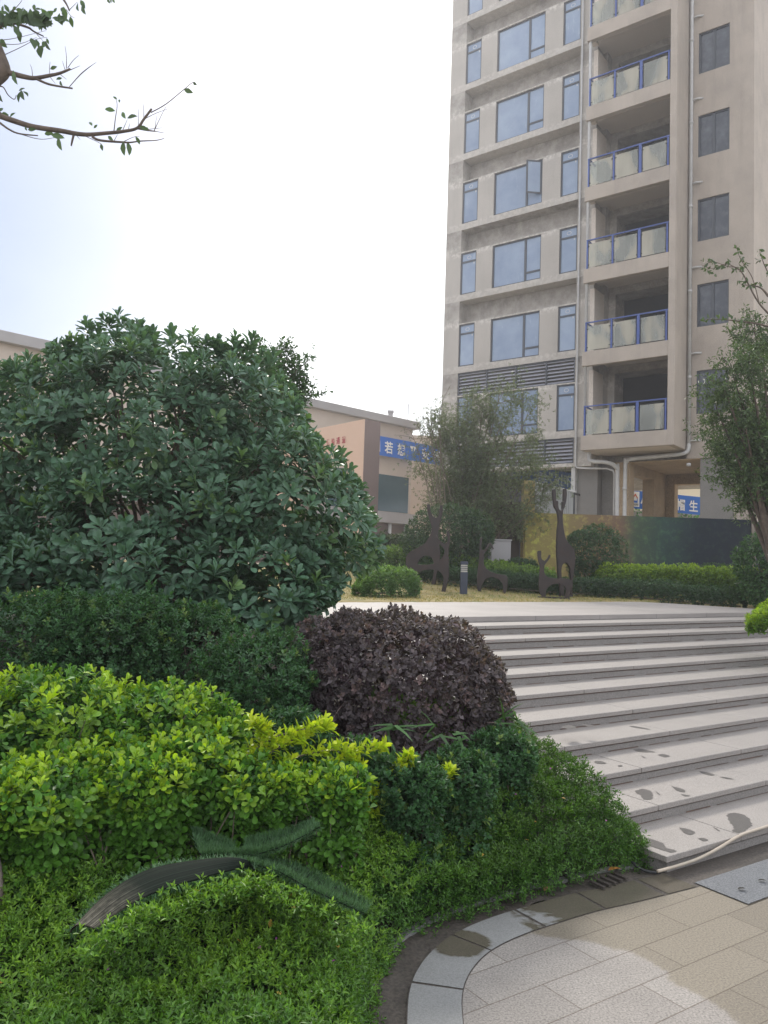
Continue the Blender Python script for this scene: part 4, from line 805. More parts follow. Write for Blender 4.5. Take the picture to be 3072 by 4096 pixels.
# --- golden green shrubs at the left
gold = [((110, 1590), 205, 3.75, 'at the left edge, the taller back part'), ((350, 1580), 150, 3.85, 'with the brightest top, beside the dark shrubs'), ((60, 1740), 140, 3.2, 'nearest one at the left edge over the trunk'), ((300, 1708), 118, 3.4, 'in the middle above the turf strips'), ((545, 1700), 96, 3.55, 'right of the middle with thin sprigs'), ((705, 1712), 82, 3.65, 'rightmost, reaching towards the purple dome'), ((200, 1690), 140, 3.5, 'filling the slope between the taller back part and the front row'), ((430, 1640), 95, 3.6, 'small one beside the loose golden sprigs')]
for (x, y), rp, Y, wh in gold:
    c = D(x, y, Y); r = rp*1.8517/FOC*Y; b = np.array([c[0], c[1], tz(c[0], c[1])]); o = plant('golden_shrub', 'golden green shrub '+wh, 'shrub', b, 'golden green shrubs')
    E_ = [(c, (r, r*.8, r*.62))] + [(c+np.array([math.cos(a)*r*.75, math.sin(a)*r*.5, rng.uniform(-.25, .30)*r]), (r*.42, r*.4, r*.36)) for a in rng.uniform(0, 6.28, 7)] + [(c-np.array([0, 0, r*.5]), (r*.85, r*.65, r*.55)), ((c+b)/2-np.array([0, .05, 0]), (r*.8, r*.55, (c[2]-b[2])*.55))]
    n = int(1350*(rp/150)**1.6); P, N = ell_shell(E_, n, .78, 1.22, .85, b[2]+.10); P2, N2_ = ell_shell(E_, int(n*1.2), .55, .92, .5, b[2]+.08)
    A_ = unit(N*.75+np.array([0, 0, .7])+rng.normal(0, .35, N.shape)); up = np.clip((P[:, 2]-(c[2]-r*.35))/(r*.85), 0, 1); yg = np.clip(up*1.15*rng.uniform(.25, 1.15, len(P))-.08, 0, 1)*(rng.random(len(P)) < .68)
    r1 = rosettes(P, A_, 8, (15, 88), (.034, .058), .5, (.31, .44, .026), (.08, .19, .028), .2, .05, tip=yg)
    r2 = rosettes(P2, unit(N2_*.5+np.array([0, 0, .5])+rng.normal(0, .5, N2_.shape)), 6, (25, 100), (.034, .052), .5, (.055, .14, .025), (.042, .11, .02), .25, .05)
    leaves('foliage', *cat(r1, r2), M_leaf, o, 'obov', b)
    mb = MB(); stems(mb, b, [P[i] for i in rng.integers(0, len(P), 34)], .007, .002, .08); mb.build('branches', M_twig, o, loc=b)
# bright sprigs sticking out sideways
b = np.array([*D(600, 1700, 3.6)[:2], 0]); b[2] = tz(b[0], b[1]); sg = plant('golden_shrub', 'loose golden sprigs arching over the dark small leaved shrubs', 'shrub', b, 'golden green shrubs'); mb = MB(); LP, LA = [], []
for pts in ([(520, 1640), (600, 1590), (680, 1570), (708, 1562)], [(560, 1660), (680, 1625), (760, 1618), (832, 1610)], [(560, 1640), (630, 1600), (660, 1590)], [(640, 1700), (720, 1650), (770, 1640)], [(650, 1740), (760, 1720), (815, 1705)], [(660, 1770), (740, 1760), (805, 1752)], [(560, 1600), (570, 1575), (550, 1560)], [(930, 1720), (960, 1690), (975, 1660)], [(840, 1680), (870, 1650), (885, 1632)]):
    ln = smooth_line([D(x, y, 3.55+.001*(x-500)) for x, y in pts], 6); mb.tube(ln, np.linspace(.004, .0015, len(ln)), 4)
    for k in range(2, len(ln)):
        for _ in range(3): LP.append(ln[k]+rng.normal(0, .012, 3)); LA.append(unit(unit(ln[k]-ln[k-1])+np.array([0, 0, .7])+rng.normal(0, .25, 3)))
mb.build('branches', M_twig, sg, loc=b)
LP, LA = np.array(LP), np.array(LA); leaves('foliage', *rosettes(LP, LA, 4, (20, 85), (.04, .058), .48, (.44, .50, .03), (.28, .40, .03), .15, .02), M_leaf, sg, 'ovate', b)
# strappy plant under the purple dome
b = np.array([*D(880, 1600, 4.45)[:2], 0]); b[2] = tz(b[0], b[1]); st_ = plant('strap_leaf_plant', 'plant with long narrow leaves hidden below the purple dome', 'plant', b)
P = np.array([D(x, y, Y) for x, y, Y in [(845, 1575, 4.35), (850, 1575, 4.35), (845, 1578, 4.35), (930, 1575, 4.4), (990, 1590, 4.45), (1085, 1560, 4.75), (1110, 1580, 4.75), (1100, 1590, 4.7), (1120, 1560, 4.8), (960, 1590, 4.4), (1110, 1550, 4.8)]])
P = np.repeat(P, 4, 0)+rng.normal(0, .02, (44, 3)); dd_ = unit(rng.normal(size=(44, 3))*np.array([1, .5, .4])+np.array([0, -.2, -.15]))
leaves('foliage', P, dd_, np.tile([0, -.4, 1.], (44, 1)), rng.uniform(.10, .2, 44), .022, np.array([[.06, .13, .04]])*(1+rng.normal(0, .2, (44, 1))), M_leaf, st_, 'blade', b)

# --- low ground cover at the front: upright shoots with many tiny leaves
def cover_h(x, y):
    kd = kerb_d(x, y); u = x*U2[0]+y*U2[1]; s = x*N2[0]+y*N2[1]
    d = np.where(s > 2.9, np.minimum(np.maximum(kd, .3), 4.02-u), kd)
    return (.27+.10*sstep(2.6, 3.4, s))*(1-np.exp(-np.clip(d+.07, 0, 3)/.085))*(1+.10*fbm(x*.9, y*.9)) + .03*fbm(x*2.2+3, y*2.2)
n = 62000; X = rng.uniform(-3.4, 1.6, n); Y = rng.uniform(1.9, 5.6, n); kd = kerb_d(X, Y); u = X*U2[0]+Y*U2[1]; s = X*N2[0]+Y*N2[1]
ok = np.where(s > 2.95, u < 4.0, kd > -.032) & (Y > 1.9) & ~((s > 3.75) & (u < 3.0)) & (s < 4.6) & ((np.abs(X) < .55*Y+.2) | ((X < 0) & (-X < .55*Y+1.6) & (rng.random(n) < .55))); X, Y = X[ok], Y[ok]
H = cover_h(X, Y); Pz = terrain(X, Y)+H+rng.normal(0, .018, len(X)); P = np.c_[X, Y, Pz]
gx_ = (cover_h(X+.03, Y)-cover_h(X-.03, Y))/.06; gy_ = (cover_h(X, Y+.03)-cover_h(X, Y-.03))/.06
A_ = unit(np.c_[-gx_*.8, -gy_*.8, np.ones(len(X))]+rng.normal(0, .35, (len(X), 3))); tint_ = .5+.5*np.clip(fbm(X*.8+1, Y*.8)+.15*rng.normal(size=len(X)), -1, 1)
right_dark = sstep(.1, .9, X+.25*fbm(X, Y)); yg = np.clip(tint_*rng.uniform(.2, 1.2, len(X)), 0, 1)*(1-.75*right_dark)  # leaves get darker and less yellow towards the right
r1 = rosettes(P, A_, 7, (22, 90), (.018, .032), .36, (.20, .34, .035), (.068, .160, .028), .22, .035, tip=yg)
# lower layer and the skirt that hangs down to the kerb
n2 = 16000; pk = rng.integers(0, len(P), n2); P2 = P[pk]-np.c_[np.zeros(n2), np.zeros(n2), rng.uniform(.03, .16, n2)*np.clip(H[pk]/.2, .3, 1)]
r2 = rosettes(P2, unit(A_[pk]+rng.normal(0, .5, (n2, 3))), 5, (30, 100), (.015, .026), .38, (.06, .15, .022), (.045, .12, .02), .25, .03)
r1 = list(r1); r1[5] = r1[5]*np.repeat(1-.28*right_dark, 7)[:, None]; ks = np.where(kerb_d(X, Y) < .16)[0]; ks = rng.choice(ks, 5200); Hs = H[ks]*rng.uniform(.05, .9, len(ks)); P3 = np.c_[X[ks]+rng.normal(0, .012, len(ks)), Y[ks]+rng.normal(0, .012, len(ks)), terrain(X[ks], Y[ks])+Hs]
r3 = rosettes(P3, unit(A_[ks]*.6+np.array([.3, -.25, .4])+rng.normal(0, .35, (len(ks), 3))), 6, (22, 95), (.016, .028), .36, (.09, .20, .03), (.05, .125, .024), .25, .03)
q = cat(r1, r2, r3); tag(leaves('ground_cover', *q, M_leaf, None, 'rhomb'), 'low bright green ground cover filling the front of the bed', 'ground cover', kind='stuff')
k = rng.integers(0, len(P), 46); fl = rosettes(P[k]+np.array([0, 0, .008]), A_[k], 5, (40, 70), (.006, .010), .8, (.42, .12, .40), (.38, .10, .36), .15, .0)
tag(leaves('ground_cover_flowers', *fl, M_dull, None, 'rhomb'), 'tiny pink flowers dotted over the ground cover', 'flowers', kind='stuff')
k = rng.integers(0, len(P), 40); tag(leaves('dry_leaves', P[k]+np.array([0, 0, .012]), unit(rng.normal(size=(40, 3))*np.array([1, 1, .3])), np.tile([0, 0, 1.], (40, 1)), rng.uniform(.02, .04, 40), .018, np.array([[.42, .27, .06]])*(1+rng.normal(0, .25, (40, 1))), M_dull, None, 'ovate'), 'yellow dry leaves caught on the ground cover', 'leaves', kind='stuff')

# --- offcuts of artificial turf lying on the ground cover
M_turf, t, p = newmat('turf_backing')
geo = nd(t, 'ShaderNodeNewGeometry'); at = nd(t, 'ShaderNodeAttribute', attribute_name='Col')
sc = nd(t, 'ShaderNodeSeparateColor'); t.links.new(at.outputs['Color'], sc.inputs[0]); cv = nd(t, 'ShaderNodeCombineXYZ'); t.links.new(sc.outputs[1], cv.inputs[0])
n1 = nd(t, 'ShaderNodeTexNoise'); n1.inputs['Scale'].default_value = 26; n1.inputs['Detail'].default_value = 3; t.links.new(cv.outputs[0], n1.inputs['Vector'])
line = ramp(t, n1.outputs['Fac'], [(.42, (.005, .008, .006)), (.62, (.022, .030, .022))]); pale = ramp(t, n1.outputs['Fac'], [(.40, (.04, .036, .03)), (.58, (.22, .20, .155))]); p.inputs['Specular IOR Level'].default_value = .1
pale = mixc(t, pale, mixc(t, pale, (.45, .45, .45), 1, 'MULTIPLY'), ramp(t, noise(t, 45, 4, .6), [(.4, (0, 0, 0)), (.65, (1, 1, 1))]))
t.links.new(mixc(t, line, pale, sc.outputs[0]), p.inputs['Base Color']); p.inputs['Roughness'].default_value = .8
def turf(name, ea, eb, label, pale_to, side, n=40, bulge=.012):
    a = np.array(smooth_line([D(*q) for q in ea], 10)); b = np.array(smooth_line([D(*q) for q in eb], 10)); m = min(len(a), len(b)); t_ = np.linspace(0, 1, n)
    ia = [np.interp(t_, np.linspace(0, 1, len(a)), a[:, k]) for k in range(3)]; ib = [np.interp(t_, np.linspace(0, 1, len(b)), b[:, k]) for k in range(3)]; a = np.stack(ia, 1); b = np.stack(ib, 1)
    base = np.array([a[:, 0].mean(), a[:, 1].mean(), min(a[:, 2].min(), b[:, 2].min())]); th = thing(name, label, 'turf offcut', base)
    ww = 7; S_ = np.linspace(0, 1, ww); G_ = a[:, None]*(1-S_[None, :, None])+b[:, None]*S_[None, :, None]
    tg = np.gradient(G_, axis=0); cr = np.gradient(G_, axis=1); nr = unit(np.cross(tg, cr))*side; G_ = G_ + nr*(bulge*np.sin(np.pi*S_))[None, :, None]
    th2 = .006; V = np.concatenate([G_.reshape(-1, 3), (G_-nr*th2).reshape(-1, 3)])-base; N_ = n*ww
    F = [(i*ww+j, i*ww+j+1, (i+1)*ww+j+1, (i+1)*ww+j) for i in range(n-1) for j in range(ww-1)]; F += [tuple(N_+k for k in reversed(f)) for f in F]
    F += [(i*ww, (i+1)*ww, N_+(i+1)*ww, N_+i*ww) for i in range(n-1)] + [(i*ww+ww-1, N_+i*ww+ww-1, N_+(i+1)*ww+ww-1, (i+1)*ww+ww-1) for i in range(n-1)]
    me = bpy.data.meshes.new('backing'); me.from_pydata(V.tolist(), [], F); me.update(); at_ = me.attributes.new('Col', 'FLOAT_COLOR', 'POINT'); cc = np.ones((2*N_, 4)); v_ = np.clip(1-np.repeat(t_, ww)/pale_to, 0, 1) if pale_to else np.zeros(N_); cc[:, 0] = np.tile(v_, 2); cc[:, 1] = np.tile(np.tile(S_, n), 2); cc[:, 2] = 0; at_.data.foreach_set('color', cc.astype(np.float32).ravel()); link('backing', me, M_turf, th)
    k = int(n*ww*10); ii = rng.integers(0, n-1, k); fi = rng.random(k)[:, None]; sj = rng.random(k); p0 = a[ii]*(1-fi)+a[ii+1]*fi; p1 = b[ii]*(1-fi)+b[ii+1]*fi; jj = np.clip((sj*ww).astype(int), 0, ww-1); nn = nr[ii, jj]
    edge = rng.random(k) < .3; sj = np.where(edge, np.round(sj), sj); P = p0*(1-sj[:, None])+p1*sj[:, None]+nn*(bulge*np.sin(np.pi*sj))[:, None]-nn*th2
    ke = int(n*16); ie = rng.integers(0, n-1, ke); fe = rng.random(ke)[:, None]; pe_ = a[ie]*(1-fe)+a[ie+1]*fe; up_ = unit(a[ie]-b[ie]); P = np.concatenate([P, pe_]); nn = np.concatenate([nn, -up_]); k += ke
    leaves('pile', P, unit(-nn+rng.normal(0, .35, (k, 3))), unit(rng.normal(size=(k, 3))), rng.uniform(.018, .034, k), .0028, np.array([[.06, .125, .055]])*(1+rng.normal(0, .2, (k, 1))), M_dull, th, 'blade', base)
turf('turf_offcut', [(150, 2012, 2.66), (225, 1935, 2.78), (310, 1882, 2.86), (400, 1861, 2.93), (490, 1855, 2.97), (548, 1866, 2.98)], [(205, 2005, 2.60), (275, 1955, 2.66), (345, 1922, 2.73), (425, 1898, 2.80), (500, 1878, 2.90), (550, 1872, 3.0)], 'long curled strip of artificial turf showing its pale and black backing', .34, -1, bulge=.022)
fe_ = np.array(smooth_line([D(x, y, Y) for x, y, Y in [(195, 2018, 2.56), (275, 1966, 2.60), (345, 1932, 2.67), (425, 1908, 2.74), (500, 1890, 2.83), (560, 1884, 2.93), (660, 1935, 2.9), (780, 1990, 2.86)]], 60)); fk_ = rng.integers(0, len(fe_), 230)
fp_ = fe_[fk_]+rng.normal(0, .022, (230, 3))-np.array([0, .02, .026]); tag(leaves('ground_cover_tips', *rosettes(fp_, unit(rng.normal(0, .5, (230, 3))+np.array([0, -.1, 1.])), 7, (20, 90), (.018, .032), .36, (.18, .32, .035), (.07, .165, .028), .2, .03), M_leaf), 'green shoots growing over the lower edge of the turf strips', 'ground cover', kind='stuff')
turf('turf_offcut', [(535, 1868, 3.04), (600, 1885, 3.03), (660, 1918, 3.0), (725, 1948, 2.97), (785, 1975, 2.95)], [(560, 1862, 3.16), (625, 1872, 3.2), (690, 1900, 3.19), (750, 1932, 3.13), (795, 1962, 3.08)], 'flat green strip of artificial turf running down to the right of the curl', 0, -1)
turf('turf_offcut', [(520, 1848, 3.10), (560, 1846, 3.12), (620, 1826, 3.18), (692, 1788, 3.30)], [(535, 1822, 3.28), (570, 1812, 3.30), (630, 1800, 3.36), (680, 1780, 3.42)], 'pointed turf offcut behind the curled strip, tip to the right', 0, -1)
turf('turf_offcut', [(436, 1852, 3.05), (470, 1850, 3.08), (515, 1852, 3.1)], [(415, 1800, 3.32), (450, 1812, 3.30), (500, 1830, 3.24)], 'turf offcut leaning against the golden shrub behind the curled strip', 0, -1)

# --- tree at the left: mottled trunk, limbs and the bare branches that hang into the sky
tb = np.array([-1.41, 2.96, tz(-1.41, 2.96)-.1]); tree = plant('street_tree', 'tree with mottled pinkish trunk and sparse branches hanging into the sky', 'tree', tb)
def K(x, y, Y=4.6): return onY(x/1.8433, y/1.8433, Y)
mb = MB(); tk = smooth_line([tb, (-1.425, 2.96, .28), (-1.455, 2.96, .50), (-1.54, 2.97, .70), (-1.74, 3.0, 1.0), (-2.4, 3.6, 2.2), (-2.75, 4.2, 3.3), (-2.62, 4.5, 4.0)], 6); mb.tube(tk, np.linspace(.105, .075, len(tk)), 12)
mb.build('trunk', M_pinkbark, tree, smooth=True, loc=tb)
br_ = MB()
def limb(pts, r0, r1, Y=4.6, n=5): ln = smooth_line([K(x, y, Y) if isinstance(x, (int, float)) and len(q) == 2 else None for q in pts for x, y in [q]], n); br_.tube(ln, np.linspace(r0*.82, r1*.8, len(ln)), 6); return ln
j0 = K(-90, 700); mb2 = [np.array([-2.62, 4.5, 4.0]), j0]
br_.tube(smooth_line([mb2[0], K(-140, 640), K(-60, 590), K(20, 520), K(0, 430), K(-30, 350)], 5), np.linspace(.055, .038, 26), 8)
br_.tube(smooth_line([mb2[0], K(-160, 800), K(0, 855)], 5), np.linspace(.04, .022, 11), 7)
br_.tube(smooth_line([K(-20, 350), K(-120, 250), K(-20, 215)], 4), np.linspace(.03, .014, 9), 6)
limb([(0, 855), (120, 897), (250, 935), (450, 965), (560, 985), (650, 992), (780, 982), (900, 970), (1010, 945), (1060, 880), (1118, 803)], .021, .008)
limb([(680, 1008), (740, 1035), (900, 1048), (960, 1050), (1040, 1040), (1150, 1035), (1212, 1020)], .010, .002)
limb([(1112, 830), (1220, 770), (1350, 665), (1425, 606), (1452, 628)], .004, .0015)
limb([(1010, 945), (1080, 960), (1145, 968)], .008, .004); limb([(840, 968), (850, 880), (864, 775), (850, 722)], .004, .0015); limb([(-20, 890), (60, 950), (140, 985), (280, 1000)], .009, .004)
limb([(140, 985), (260, 1020), (340, 1025), (470, 1000)], .003, .0015); limb([(545, 985), (530, 1050), (525, 1075)], .009, .005)
limb([(20, 520), (80, 540), (180, 566), (255, 576), (360, 558), (440, 540), (520, 508)], .022, .008); limb([(260, 576), (330, 610), (400, 630), (535, 652)], .010, .006)
limb([(-40, 640), (20, 640), (60, 700), (105, 732), (120, 700)], .006, .002)
for q in ([(490, 505), (490, 420), (480, 340)], [(500, 500), (540, 445), (582, 408)], [(512, 640), (590, 550), (650, 500), (710, 460)], [(512, 640), (600, 545), (700, 465)], [(368, 560), (365, 500), (370, 455)], [(240, 565), (235, 510), (222, 475)], [(480, 515), (460, 450)], [(440, 545), (490, 585)], [(365, 562), (410, 620)], [(520, 515), (590, 485)],
          [(1020, 930), (1020, 805)], [(1060, 880), (1060, 800), (1052, 760)], [(1060, 880), (1150, 835), (1238, 803)], [(1138, 962), (1190, 850), (1228, 780)], [(1140, 965), (1155, 855)], [(1145, 968), (1212, 980)], [(1080, 955), (1195, 942)], [(905, 960), (940, 880)], [(945, 960), (957, 910)], [(900, 1050), (980, 1012), (1030, 1005)], [(840, 1040), (868, 990)], [(620, 1000), (745, 1060), (755, 1100)], [(560, 995), (592, 1030)],
          [(0, 322), (140, 325), (270, 275)], [(38, 402), (150, 350), (268, 290), (350, 275)], [(20, 295), (120, 280), (340, 225)], [(270, 250), (320, 305)], [(70, 110), (150, 20), (165, -10)], [(510, 75), (570, 15)], [(490, 70), (520, 115), (550, 132)]): limb(q, .0028, .0012, n=3)
limb([(450, -30), (490, 30), (512, 80)], .010, .005); limb([(-20, 215), (60, 165), (200, 200), (250, 232), (322, 268)], .013, .004)
limb([(-120, -200), (200, -120), (450, -30)], .02, .010)
lv = [(395, 500, 15, 50), (435, 580, -150, 38), (450, 615, -60, 46), (810, 810, 175, 66), (848, 722, 150, 32), (880, 745, -80, 30), (912, 850, -60, 60), (975, 862, 5, 72), (668, 912, 125, 45), (705, 932, 40, 34), (880, 955, 30, 60), (1390, 672, -25, 70), (1438, 618, -40, 40), (440, 1060, -75, 85), (360, 985, 175, 70), (425, 1005, -10, 85), (750, 1085, -75, 45), (912, 1095, -88, 85), (948, 1095, -80, 85), (1018, 1040, -60, 52), (95, 845, 60, 52), (30, 850, 170, 80), (192, 948, -60, 35), (235, 955, 0, 55), (815, 1020, -40, 50), (1060, 945, -20, 60), (1080, 948, -40, 50),
      (575, 50, -80, 75), (618, 60, -75, 100), (610, 30, -60, 60), (528, 165, -80, 65), (458, 68, 80, 40), (408, 75, 60, 36), (478, 105, -85, 80), (245, 320, -65, 100), (300, 380, -80, 110), (275, 320, -70, 60), (325, 330, -95, 70), (350, 335, -60, 70), (352, 305, -70, 38), (25, 320, -50, 90), (148, 270, -85, 80), (125, 230, -65, 80), (160, 660, 25, 45), (190, 690, -45, 60), (145, 710, -100, 80), (165, 700, -70, 70), (110, 570, -75, 90), (25, 580, -10, 50), (5, 810, 60, 50), (5, 720, -70, 60), (800, 5, -60, 40), (820, 5, -80, 40), (838, 5, -60, 40), (105, 62, 70, 44), (140, 72, 0, 46), (22, 65, 100, 50), (48, 60, 120, 55), (252, 55, 95, 50), (280, 68, 5, 40), (268, 88, -10, 50)]
for _ in range(95): lv.append((rng.uniform(-20, 370), rng.uniform(100, 185), rng.uniform(-140, 40), rng.uniform(55, 100)))
for _ in range(14): lv.append((rng.uniform(390, 490), rng.uniform(110, 160), rng.uniform(-120, 30), rng.uniform(35, 60)))
for _ in range(420): lv.append((rng.normal(-430, 190), rng.normal(-330, 240), rng.uniform(-150, 30), rng.uniform(60, 110)))
for q in ([(-60, 590), (-300, 200), (-520, -200), (-560, -520)], [(-300, 200), (-180, -120), (-160, -420)], [(-300, 200), (-620, 60), (-800, -120)], [(-520, -200), (-380, -420), (-330, -640)]): limb(q, .03, .006)
for _ in range(26): lv.append((rng.uniform(-200, 10), rng.uniform(-150, 250), rng.uniform(-150, 30), rng.uniform(55, 100)))
br_.build('limbs', M_bark, tree, smooth=True, loc=tb)
P, d_, L = [], [], []
for x, y, a, l in lv:
    Yl = 4.6+rng.uniform(-.12, .12); c = K(x, y, Yl); a = R(a); dv_ = np.array([math.cos(a), rng.normal(0, .25), math.sin(a)]); l = l*1.22/1.8433/FOC*4.6; P.append(c-dv_*l*.5); d_.append(dv_); L.append(l)
n = len(P); leaves('foliage', np.array(P), np.array(d_), np.c_[rng.normal(0, .5, n), -np.ones(n), rng.normal(0, .4, n)], np.array(L), np.array(L)*.46, np.array([[.045, .08, .035]])*(1+rng.normal(0, .2, (n, 1))), M_leaf, tree, 'ovate', tb)

# --- branching trees
def branch_tree(name, label, base, targets, r0, leafL, per, nleaf, sprd, colr, mids=.45, trunks=1, sub=5, droop=.0, subL=.5, mat=M_leaf, axial=.3):
    base = np.array(base, float); o = plant(name, label, 'tree', base); tr_m, LP, LA = MB(), [], []
    fork = base + np.array([0, 0, mids]); limbs = MB()
    if trunks == 1: ln = smooth_line([base-np.array([0, 0, .1]), base*.5+fork*.5+rng.normal(0, .03, 3), fork], 4); tr_m.tube(ln, np.linspace(r0, r0*.8, len(ln)), 9)
    for i, tp in enumerate(targets):
        tp = np.array(tp); st = fork + rng.normal(0, .02, 3) if trunks == 1 else base + np.append(rng.normal(0, .09, 2), -.05)
        v = tp-st; mid = st+v*.45+np.array([v[0]*-.08, v[1]*-.08, .12*np.linalg.norm(v)*.4])+rng.normal(0, .04, 3); ln = smooth_line([st, mid, tp], 6); rr_ = r0*(.55 if trunks == 1 else .5)
        (limbs if trunks == 1 else (tr_m if i < 5 else limbs)).tube(ln, np.linspace(rr_, .006, len(ln)), 6)
        for _ in range(sub):
            k = rng.integers(len(ln)//2, len(ln)); s_ = ln[k]; e_ = s_+unit(v*.5/np.linalg.norm(v)+rng.normal(0, .55, 3)+np.array([0, 0, .12]))*subL*rng.uniform(.5, 1.2); e2 = e_+np.array([0, 0, -droop])+rng.normal(0, .08, 3); l2 = smooth_line([s_, s_*.4+e_*.6+np.array([0, 0, .05]), e2], 4); limbs.tube(l2, np.linspace(.009, .0025, len(l2)), 4)
            for q in range(2, len(l2)):
                for _ in range(per): LP.append(l2[q]+rng.normal(0, sprd, 3)); LA.append(unit(l2[q]-l2[q-1])*axial+rng.normal(0, .35, 3)+np.array([0, 0, .05-droop]))
        for q in range(len(ln)*2//3, len(ln)):
            for _ in range(per): LP.append(ln[q]+rng.normal(0, sprd, 3)); LA.append(unit(v)*axial+rng.normal(0, .35, 3))
    tr_m.build('trunk', M_twig if trunks > 1 else M_bark, o, smooth=True, loc=base); limbs.build('limbs', M_twig if trunks > 1 else M_bark, o, smooth=True, loc=base)
    LP, LA = np.array(LP), np.array(LA); r = rosettes(LP, unit(LA), nleaf, (25, 95), (leafL*.75, leafL*1.2), .34, tuple(v*1.35 for v in colr), colr, .28, .05); leaves('foliage', *r, mat, o, 'rhomb', base); return o
tY = 21.0; tg = []
for x, y in [(905, 1010), (930, 960), (955, 920), (985, 890), (1010, 870), (1045, 852), (1080, 850), (1110, 870), (1135, 905), (1150, 950), (1165, 1000), (1180, 1050), (1175, 1095), (1000, 930), (1040, 910), (1080, 920), (1110, 960), (1060, 980), (1000, 1000), (950, 1030), (1130, 1030), (1090, 1040), (1040, 1050), (985, 1070), (930, 920), (1020, 960), (1070, 870), (1100, 900), (970, 960), (1190, 1075)]: tg.append(D(x, y, tY+rng.uniform(-.8, .9)))
b0 = D(1010, 1230, tY); branch_tree('airy_tree', 'airy multi stemmed tree with fine grey green leaves before the tower', (b0[0], tY, tz(b0[0], tY)), tg, .07, .056, 7, 7, .15, (.085, .108, .058), trunks=5, sub=9, subL=.70, droop=.04)
# bare-ish side twigs at its left edge
tY = 20.5; tg = [D(x, y, tY+rng.uniform(-.3, .3)) for x, y in [(925, 900), (945, 905), (905, 925), (930, 940), (950, 890), (895, 950)]]; b0 = D(960, 1220, tY)
branch_tree('bare_sapling', 'nearly bare sapling with twiggy tips left of the airy tree', (b0[0], tY, tz(b0[0], tY)), tg, .05, .05, 1, 3, .04, (.07, .08, .04), trunks=3, sub=5, subL=.45)
# camphor-like tree at the right edge
tY = 12.0; b0 = D(1680, 1250, tY); tg = []
for x, y in [(1580, 800), (1565, 840), (1548, 885), (1545, 930), (1555, 960), (1590, 950), (1605, 745), (1630, 705), (1660, 690), (1620, 800), (1650, 780), (1600, 850), (1635, 870), (1690, 720), (1720, 800), (1740, 900), (1680, 860), (1700, 980), (1610, 920), (1660, 960), (1575, 870), (1640, 740), (1575, 1040)]: tg.append(D(x, y, tY+rng.uniform(-.8, .8)))
branch_tree('leafy_tree', 'leafy tree leaning in from the right edge before the tower corner', (b0[0], tY, tz(b0[0], tY)), tg, .10, .075, 5, 5, .10, (.055, .088, .034), mids=1.0, sub=6, subL=.34, droop=.12)
tb = D(1790, 1250, 11.2); tb[2] = tz(tb[0], tb[1]); o = plant('thin_tree', 'thin sparse tree whose long bare twigs cross the tower corner', 'tree', tb); mb = MB(); m2 = MB(); LP, LA = [], []
fk = D(1800, 860, 11.2); ln = smooth_line([tb, tb*.5+fk*.5+np.array([.05, 0, 0]), fk], 5); mb.tube(ln, np.linspace(.06, .035, len(ln)), 8); mb.build('trunk', M_bark, o, smooth=True, loc=tb)
for pts in ([(1800, 860), (1700, 720), (1640, 655), (1600, 585), (1570, 575), (1530, 560)], [(1640, 655), (1625, 600), (1600, 560), (1590, 530)], [(1600, 585), (1570, 570), (1540, 580), (1515, 572)], [(1700, 720), (1640, 700), (1560, 690), (1520, 690)], [(1800, 860), (1720, 680), (1660, 590), (1640, 540)], [(1660, 640), (1640, 620), (1600, 615)]):
    ln = smooth_line([D(x, y, 11.2+.002*(1700-x)) for x, y in pts], 6); m2.tube(ln, np.linspace(.02 if pts[0][0] > 1650 else .008, .003, len(ln)), 5)
    for k in range(len(ln)//2, len(ln)):
        if rng.random() < .75: LP.append(ln[k]+rng.normal(0, .03, 3)); LA.append(rng.normal(0, 1, 3)+np.array([0, 0, -.4]))
m2.build('limbs', M_bark, o, smooth=True, loc=tb); leaves('foliage', *rosettes(np.array(LP), unit(np.array(LA)), 3, (15, 70), (.07, .10), .45, (.05, .09, .03), (.05, .08, .03), .2, .04), M_leaf, o, 'ovate', tb)

# --- clipped domes and hedges at the back
def dome(name, label, c, r, n, leafL, colr, cin, group=None, ztop=None):
    c = np.array(c, float); b = np.array([c[0], c[1], tz(c[0], c[1])]); o = plant(name, label, 'shrub', b, group)
    E_ = [(c, r)] + [(c+np.array([math.cos(a)*r[0]*.6, math.sin(a)*r[1]*.6, rng.uniform(-.1, .25)*r[2]]), (r[0]*.5, r[1]*.5, r[2]*.6)) for a in rng.uniform(0, 6.28, 6)] + [((c+b)/2, (r[0]*.9, r[1]*.9, max(.1, (c[2]-b[2])*.6)))]
    P, N = ell_shell(E_, n, .93, 1.05, .9, b[2]+.02); P2, N2_ = ell_shell(E_, n//2, .65, .93, .6, b[2]+.02)
    r1 = rosettes(P, unit(N*.8+np.array([0, 0, .5])+rng.normal(0, .35, N.shape)), 6, (20, 90), (leafL*.8, leafL*1.2), .45, cin, colr, .25, .04); r2 = rosettes(P2, unit(N2_+rng.normal(0, .5, N2_.shape)), 4, (20, 90), (leafL*.8, leafL*1.2), .45, colr, tuple(v*.85 for v in colr), .25, .04)
    leaves('foliage', *cat(r1, r2), M_leaf, o, 'rhomb', b); mb = MB(); stems(mb, b, [P2[i] for i in rng.integers(0, len(P2), 16)], .02, .004, .1); mb.build('branches', M_bark, o, loc=b)
c = D(968, 1165, 18.4); dome('domed_shrub', 'large dark domed shrub behind the left steel deer', c, (1.0, .9, .82), 2600, .07, (.030, .062, .030), (.05, .09, .04))
c = D(1290, 1205, 18.6); dome('domed_shrub', 'dark domed shrub in front of the printed hoarding', c, (.72, .7, .80), 2200, .06, (.026, .060, .026), (.04, .085, .035))
